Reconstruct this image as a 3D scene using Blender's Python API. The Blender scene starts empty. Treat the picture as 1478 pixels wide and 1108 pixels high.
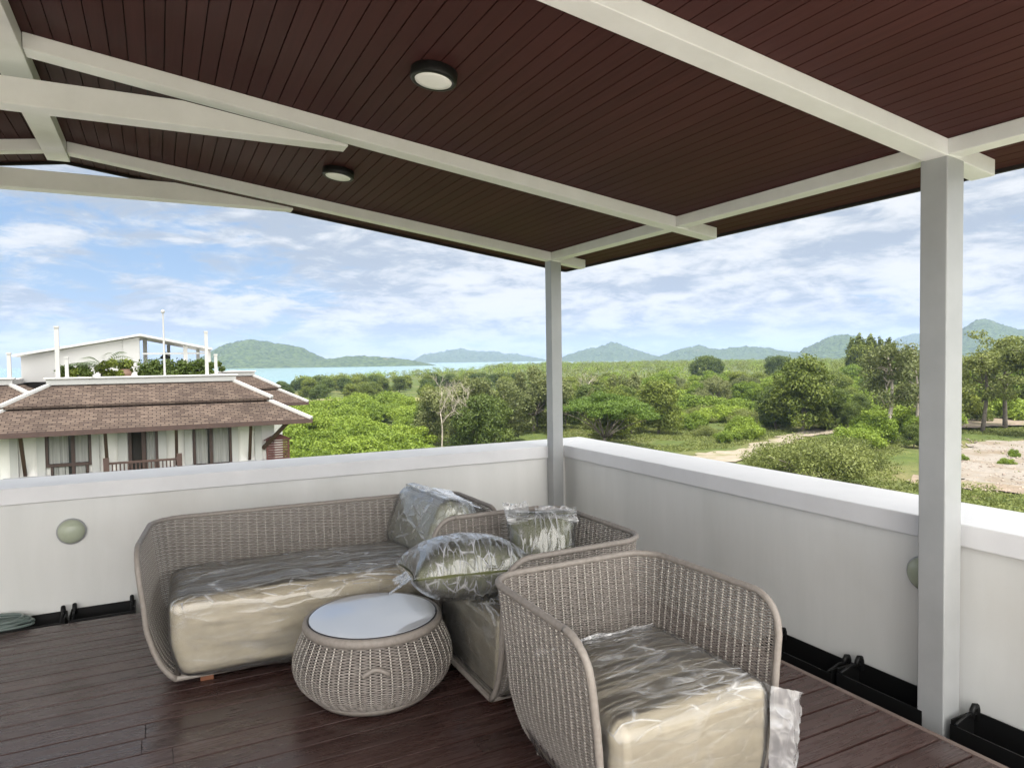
import bpy, bmesh, math, random
import numpy as np
from mathutils import Vector, Matrix
rng = np.random.default_rng(7); random.seed(7)
SC = bpy.context.scene; COL = SC.collection
R = math.radians

# ------------------------------------------------------------------ camera
CAM = np.array([-3.0584, -5.0474, 1.5243])
FPX, YAW, PITCH, ROLL = 1003.78, 0.46983, -0.034789, -0.014054
_f = np.array([math.sin(YAW)*math.cos(PITCH), math.cos(YAW)*math.cos(PITCH), math.sin(PITCH)])
_r0 = np.array([math.cos(YAW), -math.sin(YAW), 0.0]); _u0 = np.cross(_r0, _f)
_r = math.cos(ROLL)*_r0 + math.sin(ROLL)*_u0
_u = -math.sin(ROLL)*_r0 + math.cos(ROLL)*_u0
cd = bpy.data.cameras.new("camera"); cam = bpy.data.objects.new("camera", cd); COL.objects.link(cam)
cd.sensor_width = 36; cd.lens = FPX/1478*36; cd.clip_end = 30000; cd.clip_start = 0.05
M = Matrix((( _r[0], _u[0], -_f[0], CAM[0]), (_r[1], _u[1], -_f[1], CAM[1]), (_r[2], _u[2], -_f[2], CAM[2]), (0,0,0,1)))
cam.matrix_world = M
SC.camera = cam
# measuring helpers: photo pixel (1478 x 1108) -> a point of the place
def ray(x, y): return _f + _r*(x-739)/FPX + _u*(554-y)/FPX
def atz(x, y, z): d = ray(x, y); return CAM + d*(z-CAM[2])/d[2]
def aty(x, y, Y): d = ray(x, y); return CAM + d*(Y-CAM[1])/d[1]
GZ = -9.5
def ground(px, dist, z=GZ):                      # ground point along the bearing of photo column px
    d = ray(px, 520); d = d/np.hypot(d[0], d[1]); return np.array([CAM[0]+d[0]*dist, CAM[1]+d[1]*dist, z])

# ------------------------------------------------------------------ world, sun, exposure
SUN_EL, SUN_DIR = R(74), np.array([-0.28, -1.0])   # a high tropical sun, a little behind the camera
SUN_AZ = math.atan2(SUN_DIR[0], SUN_DIR[1])
sd = np.array([SUN_DIR[0], SUN_DIR[1], 0.0]); sd /= np.linalg.norm(sd)
sd = np.array([sd[0]*math.cos(SUN_EL), sd[1]*math.cos(SUN_EL), math.sin(SUN_EL)])
SKYOFF = 8.9
W = bpy.data.worlds.new("World"); SC.world = W; W.use_nodes = True
def build_world():
    nt = W.node_tree; nt.nodes.clear(); N = nt.nodes.new; L = nt.links.new
    out = N("ShaderNodeOutputWorld"); bg = N("ShaderNodeBackground"); L(bg.outputs[0], out.inputs[0])
    bg.inputs[1].default_value = 0.054
    sky = N("ShaderNodeTexSky"); sky.sky_type = 'NISHITA'; sky.sun_disc = False
    sky.sun_elevation = SUN_EL; sky.sun_rotation = SUN_AZ; sky.air_density = 1.0; sky.dust_density = 1.0; sky.ozone_density = 1.6
    tc = N("ShaderNodeTexCoord"); sep = N("ShaderNodeSeparateXYZ"); L(tc.outputs["Generated"], sep.inputs[0])
    def math_(op, a, b=None, clamp=False):
        n = N("ShaderNodeMath"); n.operation = op; n.use_clamp = clamp
        for i, v in enumerate((a, b)):
            if v is None: continue
            if isinstance(v, (int, float)): n.inputs[i].default_value = v
            else: L(v, n.inputs[i])
        return n.outputs[0]
    z = math_('MAXIMUM', sep.outputs[2], 0.0)
    zz = math_('ADD', z, 0.30)
    px, py = math_('DIVIDE', sep.outputs[0], zz), math_('DIVIDE', sep.outputs[1], zz)
    comb = N("ShaderNodeCombineXYZ"); L(px, comb.inputs[0]); L(py, comb.inputs[1]); L(math_('MULTIPLY', z, 5.0), comb.inputs[2])
    def noise(scale, detail, rough, src, off=0, dist=0, lac=2.0):
        mp = N("ShaderNodeMapping"); mp.inputs[1].default_value = (off, off*1.7, off*.3); L(src, mp.inputs[0])
        n = N("ShaderNodeTexNoise"); n.inputs["Scale"].default_value = scale; n.inputs["Detail"].default_value = detail; n.inputs["Lacunarity"].default_value = lac
        n.inputs["Roughness"].default_value = rough; n.inputs["Distortion"].default_value = dist; L(mp.outputs[0], n.inputs[0]); return n.outputs[0]
    def ramp(src, lo, hi):
        m = N("ShaderNodeMapRange"); m.interpolation_type = 'SMOOTHSTEP'; L(src, m.inputs[0])
        m.inputs[1].default_value = lo; m.inputs[2].default_value = hi; return m.outputs[0]
    def mixc(f, a, b_):
        x = N("ShaderNodeMix"); x.data_type = 'RGBA'; L(f, x.inputs[0])
        for s, v in ((6, a), (7, b_)):
            if isinstance(v, tuple): x.inputs[s].default_value = (*v, 1)
            else: L(v, x.inputs[s])
        return x.outputs[2]
    # an open blue patch to the north west, high up; denser cover elsewhere
    dl = ray(150, 300); dl = dl/np.linalg.norm(dl)
    dot = N("ShaderNodeVectorMath"); dot.operation = 'DOT_PRODUCT'; L(tc.outputs["Generated"], dot.inputs[0]); dot.inputs[1].default_value = tuple(dl)
    gap = ramp(dot.outputs["Value"], 0.925, 0.999)
    src = comb.outputs[0]
    big = noise(1.75, 4, 0.52, src, SKYOFF, 0.2)
    fine = noise(5.2, 12, 0.63, src, SKYOFF+3.1, 0.35)
    d = math_('ADD', math_('MULTIPLY', big, 0.55), math_('MULTIPLY', fine, 0.45))
    d = math_('SUBTRACT', d, math_('MULTIPLY', gap, 0.085))
    cover = ramp(d, 0.325, 0.430)
    # lit tops and grey bases: the same field looked up a little higher in the sky
    hi = N("ShaderNodeVectorMath"); hi.operation = 'ADD'; L(src, hi.inputs[0]); hi.inputs[1].default_value = (0.02, 0.03, 0.16)
    big2 = noise(1.75, 4, 0.52, hi.outputs[0], SKYOFF, 0.2); fine2 = noise(5.2, 12, 0.63, hi.outputs[0], SKYOFF+3.1, 0.35)
    d2 = math_('ADD', math_('MULTIPLY', big2, 0.55), math_('MULTIPLY', fine2, 0.45))
    sh0 = ramp(math_('SUBTRACT', d, d2), -0.10, 0.11)
    thick = ramp(d2, 0.40, 0.54)
    base = mixc(thick, (7.4, 7.9, 8.5), (4.7, 5.35, 6.2))
    cloud = mixc(sh0, base, (9.0, 9.1, 9.1))
    blue = mixc(math_('MULTIPLY', ramp(sep.outputs[2], -0.05, 0.45), 1.0), (4.4, 6.3, 8.7), (2.1, 4.2, 8.0))
    blue2 = N("ShaderNodeMix"); blue2.data_type = 'RGBA'; blue2.inputs[0].default_value = 0.75; L(sky.outputs[0], blue2.inputs[6]); L(blue, blue2.inputs[7])
    col = mixc(math_('MULTIPLY', cover, 0.95), blue2.outputs[2], cloud)
    # pale band near the horizon
    hz = ramp(sep.outputs[2], 0.085, 0.0)
    class _M: pass
    mix2 = _M(); mix2.outputs = {2: mixc(math_('MULTIPLY', hz, 0.30), col, (5.0, 6.7, 8.7))}
    # added broad glow round the sun, brightens the space under the roof
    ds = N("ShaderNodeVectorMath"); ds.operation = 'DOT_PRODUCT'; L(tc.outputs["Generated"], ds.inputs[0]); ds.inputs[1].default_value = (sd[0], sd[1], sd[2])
    sky_fill = ramp(ds.outputs["Value"], 0.10, 1.0)
    # and an invented bright bank low behind the viewer, fill for the inner walls
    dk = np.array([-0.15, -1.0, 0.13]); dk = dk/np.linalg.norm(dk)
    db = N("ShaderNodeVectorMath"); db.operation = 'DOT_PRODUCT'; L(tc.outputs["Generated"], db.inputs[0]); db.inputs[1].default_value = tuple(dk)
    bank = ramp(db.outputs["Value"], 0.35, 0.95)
    gain = math_('MULTIPLY_ADD', sky_fill, 1.3); gain.node.inputs[2].default_value = 1.0
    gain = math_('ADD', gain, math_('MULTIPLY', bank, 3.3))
    sky_fill = math_('MAXIMUM', sky_fill, bank)
    sc = N("ShaderNodeVectorMath"); sc.operation = 'SCALE'; L(mixc(sky_fill, mix2.outputs[2], (9.3, 9.0, 8.6)), sc.inputs[0]); L(gain, sc.inputs["Scale"])
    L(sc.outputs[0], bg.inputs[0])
build_world()
sl = bpy.data.lights.new("sun", 'SUN'); sl.energy = 4.5; sl.angle = R(0.6); sl.color = (1.0, 0.95, 0.87)
so = bpy.data.objects.new("sun", sl); COL.objects.link(so)
so.rotation_euler = Vector(tuple(sd)).to_track_quat('Z', 'Y').to_euler(); so.location = (0, -30, 60)
SC.view_settings.view_transform = 'Standard'; SC.view_settings.look = 'None'
SC.view_settings.exposure = 0.97; SC.view_settings.gamma = 1
SC.cycles.max_bounces = 10; SC.cycles.diffuse_bounces = 5; SC.cycles.transparent_max_bounces = 24; SC.cycles.caustics_reflective = False; SC.cycles.caustics_refractive = False

# ------------------------------------------------------------------ helpers
def tag(o, label=None, cat=None, group=None, kind=None):
    for k, v in (('label', label), ('category', cat), ('group', group), ('kind', kind)):
        if v: o[k] = v
    return o
def empty(name, loc=(0,0,0), rz=0.0):
    o = bpy.data.objects.new(name, None); COL.objects.link(o); o.location = loc; o.rotation_euler = (0,0,rz); o.empty_display_size = .1; return o
def link_mesh(name, me, m, parent=None, smooth=False):
    ms = m if isinstance(m, (list, tuple)) else [m]
    for x in ms: me.materials.append(x)
    if smooth: me.shade_smooth()
    o = bpy.data.objects.new(name, me); COL.objects.link(o)
    if parent is not None: o.parent = parent
    return o
def np_mesh(name, V, F, mi=None):
    """V (n,3), F (m,k) quads/tris or list of such arrays"""
    Fs = F if isinstance(F, list) else [F]
    me = bpy.data.meshes.new(name); V = np.asarray(V, dtype=np.float32)
    me.vertices.add(len(V)); me.vertices.foreach_set("co", V.ravel())
    nl = sum(f.size for f in Fs); npoly = sum(len(f) for f in Fs)
    me.loops.add(nl); me.polygons.add(npoly)
    me.loops.foreach_set("vertex_index", np.concatenate([f.ravel() for f in Fs]).astype(np.int32))
    tot = np.concatenate([np.full(len(f), f.shape[1], np.int32) for f in Fs])
    st = np.concatenate([[0], np.cumsum(tot)[:-1]]).astype(np.int32)
    me.polygons.foreach_set("loop_start", st); me.polygons.foreach_set("loop_total", tot)
    if mi is not None: me.polygons.foreach_set("material_index", np.asarray(mi, np.int32))
    me.update(calc_edges=True); me.validate(); return me
class MB:
    def __init__(s): s.v = []; s.f = []
    def add(s, V, F):
        n = len(s.v); s.v += [tuple(map(float, p)) for p in V]; s.f += [tuple(i+n for i in q) for q in F]; return s
    def box(s, a, b):
        (x0,y0,z0),(x1,y1,z1) = [min(p,q) for p,q in zip(a,b)], [max(p,q) for p,q in zip(a,b)]
        return s.hexa([(x0,y0,z0),(x1,y0,z0),(x1,y1,z0),(x0,y1,z0)], [(x0,y0,z1),(x1,y0,z1),(x1,y1,z1),(x0,y1,z1)])
    def hexa(s, lo, hi):
        return s.add(list(lo)+list(hi), [(3,2,1,0),(4,5,6,7),(0,1,5,4),(1,2,6,5),(2,3,7,6),(3,0,4,7)])
    def bar(s, p, q, w, h, up=(0,0,1)):           # a square bar from p to q; w across, h along 'up'
        p, q = np.array(p, float), np.array(q, float); d = q-p; d /= np.linalg.norm(d)
        a = np.cross(d, up); a /= np.linalg.norm(a); b = np.cross(a, d)
        c = [(-1,-1),(1,-1),(1,1),(-1,1)]
        return s.hexa([p+a*w/2*i+b*h/2*j for i,j in c], [q+a*w/2*i+b*h/2*j for i,j in c])
    def tube(s, pts, r, n=8, closed=False):
        V, F = tube_arrays(np.array(pts, float), r, n, closed); return s.add(V, F)
    def prism(s, poly, z0, z1):
        n = len(poly)
        return s.add([(x,y,z0) for x,y in poly]+[(x,y,z1) for x,y in poly],
            [tuple(range(n))[::-1], tuple(range(n,2*n))]+[(i,(i+1)%n,n+(i+1)%n,n+i) for i in range(n)])
    def lathe(s, prof, n=32, c=(0,0,0)):
        V = [(c[0]+r*math.cos(2*math.pi*k/n), c[1]+r*math.sin(2*math.pi*k/n), c[2]+z) for r,z in prof for k in range(n)]
        F = [(i*n+k, i*n+(k+1)%n, (i+1)*n+(k+1)%n, (i+1)*n+k) for i in range(len(prof)-1) for k in range(n)]
        return s.add(V, F)
    def build(s, name, m, parent=None, smooth=False, bevel=0.0):
        me = bpy.data.meshes.new(name); me.from_pydata(s.v, [], s.f)
        bm = bmesh.new(); bm.from_mesh(me); bmesh.ops.recalc_face_normals(bm, faces=bm.faces)
        if bevel: bmesh.ops.bevel(bm, geom=bm.edges[:], offset=bevel, segments=2, affect='EDGES', profile=.5)
        bm.to_mesh(me); bm.free()
        return link_mesh(name, me, m, parent, smooth)
def frames(P, closed=False):
    T = np.roll(P,-1,0)-np.roll(P,1,0)
    if not closed: T[0] = P[1]-P[0]; T[-1] = P[-1]-P[-2]
    T /= np.linalg.norm(T, axis=1)[:,None]+1e-12
    a = np.cross(T[0], [0,0,1.0])
    if np.linalg.norm(a) < 1e-3: a = np.cross(T[0], [0,1.0,0])
    A = np.zeros_like(P); a /= np.linalg.norm(a)
    for i in range(len(P)):
        a = a - T[i]*(a@T[i]); a /= np.linalg.norm(a)+1e-12; A[i] = a
    return A, np.cross(T, A)
def tube_arrays(P, r, n=8, closed=False):
    A, B = frames(P, closed); r = np.broadcast_to(np.asarray(r, float), (len(P),))
    th = np.arange(n)*2*math.pi/n
    V = (P[:,None,:] + r[:,None,None]*(A[:,None,:]*np.cos(th)[None,:,None] + B[:,None,:]*np.sin(th)[None,:,None])).reshape(-1,3)
    F = []; m = len(P)
    for i in range(m if closed else m-1):
        j = (i+1) % m
        F += [(i*n+k, i*n+(k+1)%n, j*n+(k+1)%n, j*n+k) for k in range(n)]
    if not closed: F += [tuple(range(n))[::-1], tuple((m-1)*n+k for k in range(n))]
    return V, F
def copy_tree(o, parent=None):
    c = o.copy(); COL.objects.link(c)
    if parent is not None: c.parent = parent
    for ch in o.children: copy_tree(ch, c)
    return c
# vector value noise for shaping surfaces
_H = rng.random((64,64,64)).astype(np.float32)
def vnoise(P):
    P = np.asarray(P, float); i = np.floor(P).astype(int); t = P-i; t = t*t*(3-2*t); i &= 63; j = (i+1) & 63
    def g(a,b,c): return _H[a[:,0], b[:,1], c[:,2]]
    x,y,z = t.T
    return ((g(i,i,i)*(1-x)+g(j,i,i)*x)*(1-y)+(g(i,j,i)*(1-x)+g(j,j,i)*x)*y)*(1-z)+((g(i,i,j)*(1-x)+g(j,i,j)*x)*(1-y)+(g(i,j,j)*(1-x)+g(j,j,j)*x)*y)*z
def fnoise(P, o=4):
    a, s, w = 0, 0, 1.0
    for k in range(o): a = a + w*vnoise(np.asarray(P)*2**k+k*17.3); s += w; w *= .5
    return a/s

# ------------------------------------------------------------------ materials
def new_mat(name):
    m = bpy.data.materials.new(name); m.use_nodes = True; nt = m.node_tree; nt.nodes.clear()
    return m, nt.nodes.new, nt.links.new
def surf(name, c1, c2=None, scale=5.0, rough=.5, bump=0.0, bscale=None, stretch=(1,1,1), island=0.0, metal=0.0, spec=.5, detail=5, lo=.35, hi=.65, c3=None, s3=1.0, t3=(.55,.7), rvar=0.0, bdist=0.01):
    m, N, L = new_mat(name); out = N("ShaderNodeOutputMaterial"); p = N("ShaderNodeBsdfPrincipled"); L(p.outputs[0], out.inputs[0])
    p.inputs["Roughness"].default_value = rough; p.inputs["Metallic"].default_value = metal; p.inputs["Specular IOR Level"].default_value = spec
    p.inputs["Base Color"].default_value = (*c1, 1)
    if c2 is None and not bump and not island: return m
    tc = N("ShaderNodeTexCoord"); mp = N("ShaderNodeMapping"); mp.inputs[3].default_value = stretch; L(tc.outputs["Object"], mp.inputs[0])
    src = None
    if c2 is not None:
        n = N("ShaderNodeTexNoise"); n.inputs["Scale"].default_value = scale; n.inputs["Detail"].default_value = detail; n.inputs["Roughness"].default_value = .6; L(mp.outputs[0], n.inputs[0])
        mr = N("ShaderNodeMapRange"); L(n.outputs[0], mr.inputs[0]); mr.inputs[1].default_value = lo; mr.inputs[2].default_value = hi
        x = N("ShaderNodeMix"); x.data_type = 'RGBA'; L(mr.outputs[0], x.inputs[0]); x.inputs[6].default_value = (*c1,1); x.inputs[7].default_value = (*c2,1)
        src = x.outputs[2]
        if rvar:
            r2 = N("ShaderNodeMapRange"); L(n.outputs[0], r2.inputs[0]); r2.inputs[1].default_value = lo; r2.inputs[2].default_value = hi
            r2.inputs[3].default_value = rough-rvar; r2.inputs[4].default_value = rough+rvar; L(r2.outputs[0], p.inputs["Roughness"])
    if c3 is not None:
        n3 = N("ShaderNodeTexNoise"); n3.inputs["Scale"].default_value = s3; n3.inputs["Detail"].default_value = 6; L(tc.outputs["Object"], n3.inputs[0])
        m3 = N("ShaderNodeMapRange"); L(n3.outputs[0], m3.inputs[0]); m3.inputs[1].default_value = t3[0]; m3.inputs[2].default_value = t3[1]
        x3 = N("ShaderNodeMix"); x3.data_type = 'RGBA'; L(m3.outputs[0], x3.inputs[0]); L(src, x3.inputs[6]); x3.inputs[7].default_value = (*c3,1); src = x3.outputs[2]
    if island:
        g = N("ShaderNodeNewGeometry"); mr = N("ShaderNodeMapRange"); L(g.outputs["Random Per Island"], mr.inputs[0]); mr.inputs[3].default_value = 1-island; mr.inputs[4].default_value = 1+island
        h = N("ShaderNodeHueSaturation"); L(mr.outputs[0], h.inputs["Value"])
        if src is None: h.inputs["Color"].default_value = (*c1,1)
        else: L(src, h.inputs["Color"])
        src = h.outputs[0]
    if src is not None: L(src, p.inputs["Base Color"])
    if bump:
        b = N("ShaderNodeBump"); b.inputs["Strength"].default_value = bump; b.inputs["Distance"].default_value = bdist
        nb = N("ShaderNodeTexNoise"); nb.inputs["Scale"].default_value = bscale or scale; nb.inputs["Detail"].default_value = 5; L(mp.outputs[0], nb.inputs[0]); L(nb.outputs[0], b.inputs["Height"]); L(b.outputs[0], p.inputs["Normal"])
    return m
def leafmat(name, c1, c2, trans=.35, isl=.35, wide=.25):
    m, N, L = new_mat(name); out = N("ShaderNodeOutputMaterial")
    g = N("ShaderNodeNewGeometry"); oi = N("ShaderNodeObjectInfo"); tc = N("ShaderNodeTexCoord")
    n = N("ShaderNodeTexNoise"); n.inputs["Scale"].default_value = wide; n.inputs["Detail"].default_value = 3; L(tc.outputs["Object"], n.inputs[0])
    a = N("ShaderNodeMath"); a.operation = 'MULTIPLY_ADD'; L(g.outputs["Random Per Island"], a.inputs[0]); a.inputs[1].default_value = .5; L(n.outputs[0], a.inputs[2])
    b = N("ShaderNodeMath"); b.operation = 'MULTIPLY_ADD'; L(oi.outputs["Random"], b.inputs[0]); b.inputs[1].default_value = .5; L(a.outputs[0], b.inputs[2])
    mr = N("ShaderNodeMapRange"); L(b.outputs[0], mr.inputs[0]); mr.inputs[1].default_value = .5; mr.inputs[2].default_value = 1.45
    x = N("ShaderNodeMix"); x.data_type = 'RGBA'; L(mr.outputs[0], x.inputs[0]); x.inputs[6].default_value = (*c1,1); x.inputs[7].default_value = (*c2,1)
    p = N("ShaderNodeBsdfPrincipled"); p.inputs["Roughness"].default_value = .55; p.inputs["Specular IOR Level"].default_value = .3; L(x.outputs[2], p.inputs["Base Color"])
    t = N("ShaderNodeBsdfTranslucent"); L(x.outputs[2], t.inputs[0])
    mx = N("ShaderNodeMixShader"); mx.inputs[0].default_value = trans; L(p.outputs[0], mx.inputs[1]); L(t.outputs[0], mx.inputs[2]); L(mx.outputs[0], out.inputs[0])
    return m
def filmmat(name, base=.02, gain=1.1, rough=.16, haze=.05, crease=.5, scale=(1,1,1), bs=1.0, bump=.35, warp=.14, taut=.35):
    """thin creased polythene: mostly clear and glossy; the creases scatter white"""
    m, N, L = new_mat(name); out = N("ShaderNodeOutputMaterial"); tc = N("ShaderNodeTexCoord")
    def noise(src, s, d, r=.5):
        n = N("ShaderNodeTexNoise"); n.inputs["Scale"].default_value = s; n.inputs["Detail"].default_value = d; n.inputs["Roughness"].default_value = r; L(src, n.inputs[0]); return n
    def mth(op, a, b=None, c=None, clamp=False):
        n = N("ShaderNodeMath"); n.operation = op; n.use_clamp = clamp
        for i, v in enumerate((a, b, c)):
            if v is None: continue
            if isinstance(v, (int, float)): n.inputs[i].default_value = v
            else: L(v, n.inputs[i])
        return n.outputs[0]
    w = noise(tc.outputs["Object"], 2.6, 3)
    off = N("ShaderNodeVectorMath"); off.operation = 'MULTIPLY_ADD'; L(w.outputs["Color"], off.inputs[0]); off.inputs[1].default_value = (warp,warp,warp); L(tc.outputs["Object"], off.inputs[2])
    mp = N("ShaderNodeMapping"); mp.inputs[3].default_value = scale; L(off.outputs[0], mp.inputs[0])
    def cells(s, feat):
        v = N("ShaderNodeTexVoronoi"); v.feature = feat; v.inputs["Scale"].default_value = s*bs; v.inputs["Randomness"].default_value = 1; L(mp.outputs[0], v.inputs["Vector"]); return v.outputs["Distance"]
    fade = noise(tc.outputs["Object"], 13, 3, .6)
    fd = N("ShaderNodeMapRange"); L(fade.outputs[0], fd.inputs[0]); fd.inputs[1].default_value = .36; fd.inputs[2].default_value = .58
    def creases(s, w_):                       # tapering straight folds along the borders of stretched cells
        return mth('POWER', mth('SUBTRACT', 1.0, mth('MULTIPLY', cells(s, 'DISTANCE_TO_EDGE'), w_), clamp=True), 2.0)
    c = mth('MAXIMUM', creases(3.4, 13.0), mth('MULTIPLY', creases(8.3, 10.0), .75))
    area = N("ShaderNodeMapRange"); L(w.outputs[0], area.inputs[0]); area.inputs[1].default_value = .36; area.inputs[2].default_value = .56
    g = N("ShaderNodeNewGeometry"); gs = N("ShaderNodeSeparateXYZ"); L(g.outputs["Normal"], gs.inputs[0])
    up = N("ShaderNodeMapRange"); L(gs.outputs[2], up.inputs[0]); up.inputs[1].default_value = .1; up.inputs[2].default_value = .75; up.inputs[3].default_value = taut; up.inputs[4].default_value = 1.0
    c = mth('MULTIPLY', mth('MULTIPLY', c, fd.outputs[0]), mth('MULTIPLY', mth('MULTIPLY_ADD', area.outputs[0], .8, .2), up.outputs[0]))
    hgt = mth('ADD', mth('MULTIPLY', cells(3.4, 'F1'), 1.0), mth('ADD', mth('MULTIPLY', cells(8.3, 'F1'), .5), mth('MULTIPLY', c, .35)))
    b = N("ShaderNodeBump"); b.inputs["Strength"].default_value = bump; b.inputs["Distance"].default_value = .030; L(hgt, b.inputs["Height"])
    gl = N("ShaderNodeBsdfGlossy"); gl.inputs["Roughness"].default_value = rough; gl.inputs[0].default_value = (1,1,1,1); L(b.outputs[0], gl.inputs["Normal"])
    tr = N("ShaderNodeBsdfTransparent"); tr.inputs[0].default_value = (.98,.98,.975,1)
    df = N("ShaderNodeBsdfDiffuse"); df.inputs[0].default_value = (.9,.91,.92,1); tl = N("ShaderNodeBsdfTranslucent"); tl.inputs[0].default_value = (.9,.91,.92,1)
    dm = N("ShaderNodeMixShader"); dm.inputs[0].default_value = .35; L(df.outputs[0], dm.inputs[1]); L(tl.outputs[0], dm.inputs[2])
    m1 = N("ShaderNodeMixShader"); L(mth('MULTIPLY_ADD', c, crease, haze, True), m1.inputs[0]); L(tr.outputs[0], m1.inputs[1]); L(dm.outputs[0], m1.inputs[2])
    fr = N("ShaderNodeFresnel"); fr.inputs[0].default_value = 1.5; L(b.outputs[0], fr.inputs["Normal"])
    m2 = N("ShaderNodeMixShader"); L(mth('MULTIPLY_ADD', fr.outputs[0], gain, base, True), m2.inputs[0]); L(m1.outputs[0], m2.inputs[1]); L(gl.outputs[0], m2.inputs[2]); L(m2.outputs[0], out.inputs[0])
    return m
PAINT = surf("white_paint", (.78,.785,.775), (.72,.725,.715), 6, .38, .12, 60, bdist=.002)
STEEL = surf("white_painted_steel", (.40,.41,.41), (.34,.35,.35), 3, .36, .05, 40, spec=.6, bdist=.002)
RENDERW = surf("white_render", (.78,.78,.755), (.68,.685,.655), 1.9, .6, .10, 30, (1,1,.16), c3=(.60,.59,.55), s3=.9, t3=(.54,.82), bdist=.002)
COPING = surf("white_coping_paint", (.80,.80,.80), (.74,.74,.74), 3, .45, .08, 70, bdist=.002)
CEIL = surf("dark_stained_ceiling_boards", (.060,.0235,.0220), (.050,.0195,.0185), 7, .55, .12, 22, (8,.35,8), .08, spec=.06, bdist=.002)
CEILBACK = surf("roof_underlay", (.012,.008,.007), rough=.8)
ROOFSKIN = surf("roof_sheet", (.10,.07,.06), (.07,.05,.045), 4, .6)
DECK = surf("weathered_dark_decking", (.042,.021,.018), (.070,.041,.036), 5, .28, .08, 30, (.5,7,7), .16, c3=(.17,.14,.135), s3=1.7, t3=(.60,.92), rvar=.10, bdist=.003)
DECKTRIM = surf("deck_edge_batten", (.20,.15,.13), (.14,.10,.085), 9, .5, .2, 30)
BLACK = surf("black_plastic", (.006,.006,.006), rough=.5, spec=.3)
GUTTER = surf("wet_dark_concrete", (.05,.05,.048), (.03,.03,.03), 6, .6)
HOSE = surf("grey_green_hose", (.14,.18,.165), rough=.35)
CORD = surf("taupe_woven_cord", (.245,.216,.192), (.312,.280,.252), 40, .6, island=.12)
STAKE = surf("pale_stakes", (.54,.505,.45), rough=.45)
RIM = surf("wrapped_cord_rim", (.285,.255,.225), (.235,.207,.182), 60, .55, .5, 160, (1,1,1), bdist=.002)
CREAM = surf("cream_cushion_fabric", (.49,.425,.305), (.445,.385,.275), 30, .85, .15, 300, bdist=.001)
OLIVE = surf("olive_satin_fabric", (.140,.150,.064), (.115,.125,.052), 12, .45, .12, 200, bdist=.001)
SAGE = surf("sage_cushion_fabric", (.42,.43,.31), (.36,.37,.27), 20, .8, .12, 300, bdist=.001)
WOODFOOT = surf("reddish_wood", (.22,.085,.04), rough=.5)
FILM = filmmat("clear_plastic_film", base=.02, gain=.95, rough=.10, haze=.085, crease=.85, scale=(.60,3.4,2.2), bump=.42, warp=.10, taut=.20)
FILMBAG = filmmat("crinkled_plastic_bag", base=.03, gain=1.35, rough=.18, haze=.13, crease=.6, scale=(3.4,.8,1.3), bs=1.2, bump=.45, warp=.08, taut=.8)
FILMTAIL = filmmat("gathered_plastic", base=.05, gain=1.6, rough=.20, haze=.34, crease=.5, scale=(2.0,2.0,.6), bs=1.6, bump=.4, warp=.3)
LAMPGLASS = surf("frosted_diffuser", (.90,.90,.88), rough=.4)
LAMPBLACK = surf("black_lamp_metal", (.008,.008,.008), rough=.45, spec=.25)
SCONCE = surf("greenish_opal_glass", (.46,.50,.38), (.40,.44,.33), 8, .22)
def glass_top():
    m, N, L = new_mat("frosted_table_glass"); out = N("ShaderNodeOutputMaterial"); p = N("ShaderNodeBsdfPrincipled"); L(p.outputs[0], out.inputs[0])
    p.inputs["Base Color"].default_value = (.60,.62,.66,1); p.inputs["Roughness"].default_value = .14; p.inputs["Specular IOR Level"].default_value = .9
    p.inputs["Coat Weight"].default_value = 1; p.inputs["Coat Roughness"].default_value = .03; p.inputs["Coat IOR"].default_value = 1.9
    return m
GLASSTOP = glass_top()
DARKRING = surf("dark_gasket", (.02,.02,.025), rough=.4)

# ------------------------------------------------------------------ terrace: deck, walls, posts, roof
WX0, WY0 = -9.5, -4.35
def build_deck():
    m = MB(); bw, gap, th = .1275, .0105, .022
    y = -.213; k = 0
    while y > WY0:
        x = -.311-.028; first = True
        while x > WX0:
            ln = random.uniform(1.6, 3.2); x2 = max(WX0, x-ln)
            m.box((x2+.0025, y-bw+gap, -th), (x, y, 0)); x = x2
        y -= bw; k += 1
    o = m.build("deck", DECK, None, bevel=.0008); tag(o, kind='structure')
    e = MB(); e.box((-.311-.026, WY0, -.022), (-.311, -.213, .002)); e.box((-.33, WY0, -.16), (-.315, -.215, -.0225)); e.box((WX0, -.235, -.16), (-.332, -.217, -.0225))
    tag(e.build("deck_edge", DECKTRIM, None, bevel=.0015), kind='structure')
    g = MB(); g.box((WX0, WY0, -.42), (-.001, -.001, -.36)); tag(g.build("gutter_floor", GUTTER), kind='structure')
    b = MB(); b.box((WX0, -16, -.2), (.4, WY0-.02, -.02)); tag(b.build("rear_bounce_floor", surf("pale_bounce_tiles", (.62,.59,.54), (.56,.53,.48), 3, .5)), kind='structure')  # unseen floor behind the viewer, added pale to bounce sun under the roof
build_deck()

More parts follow.
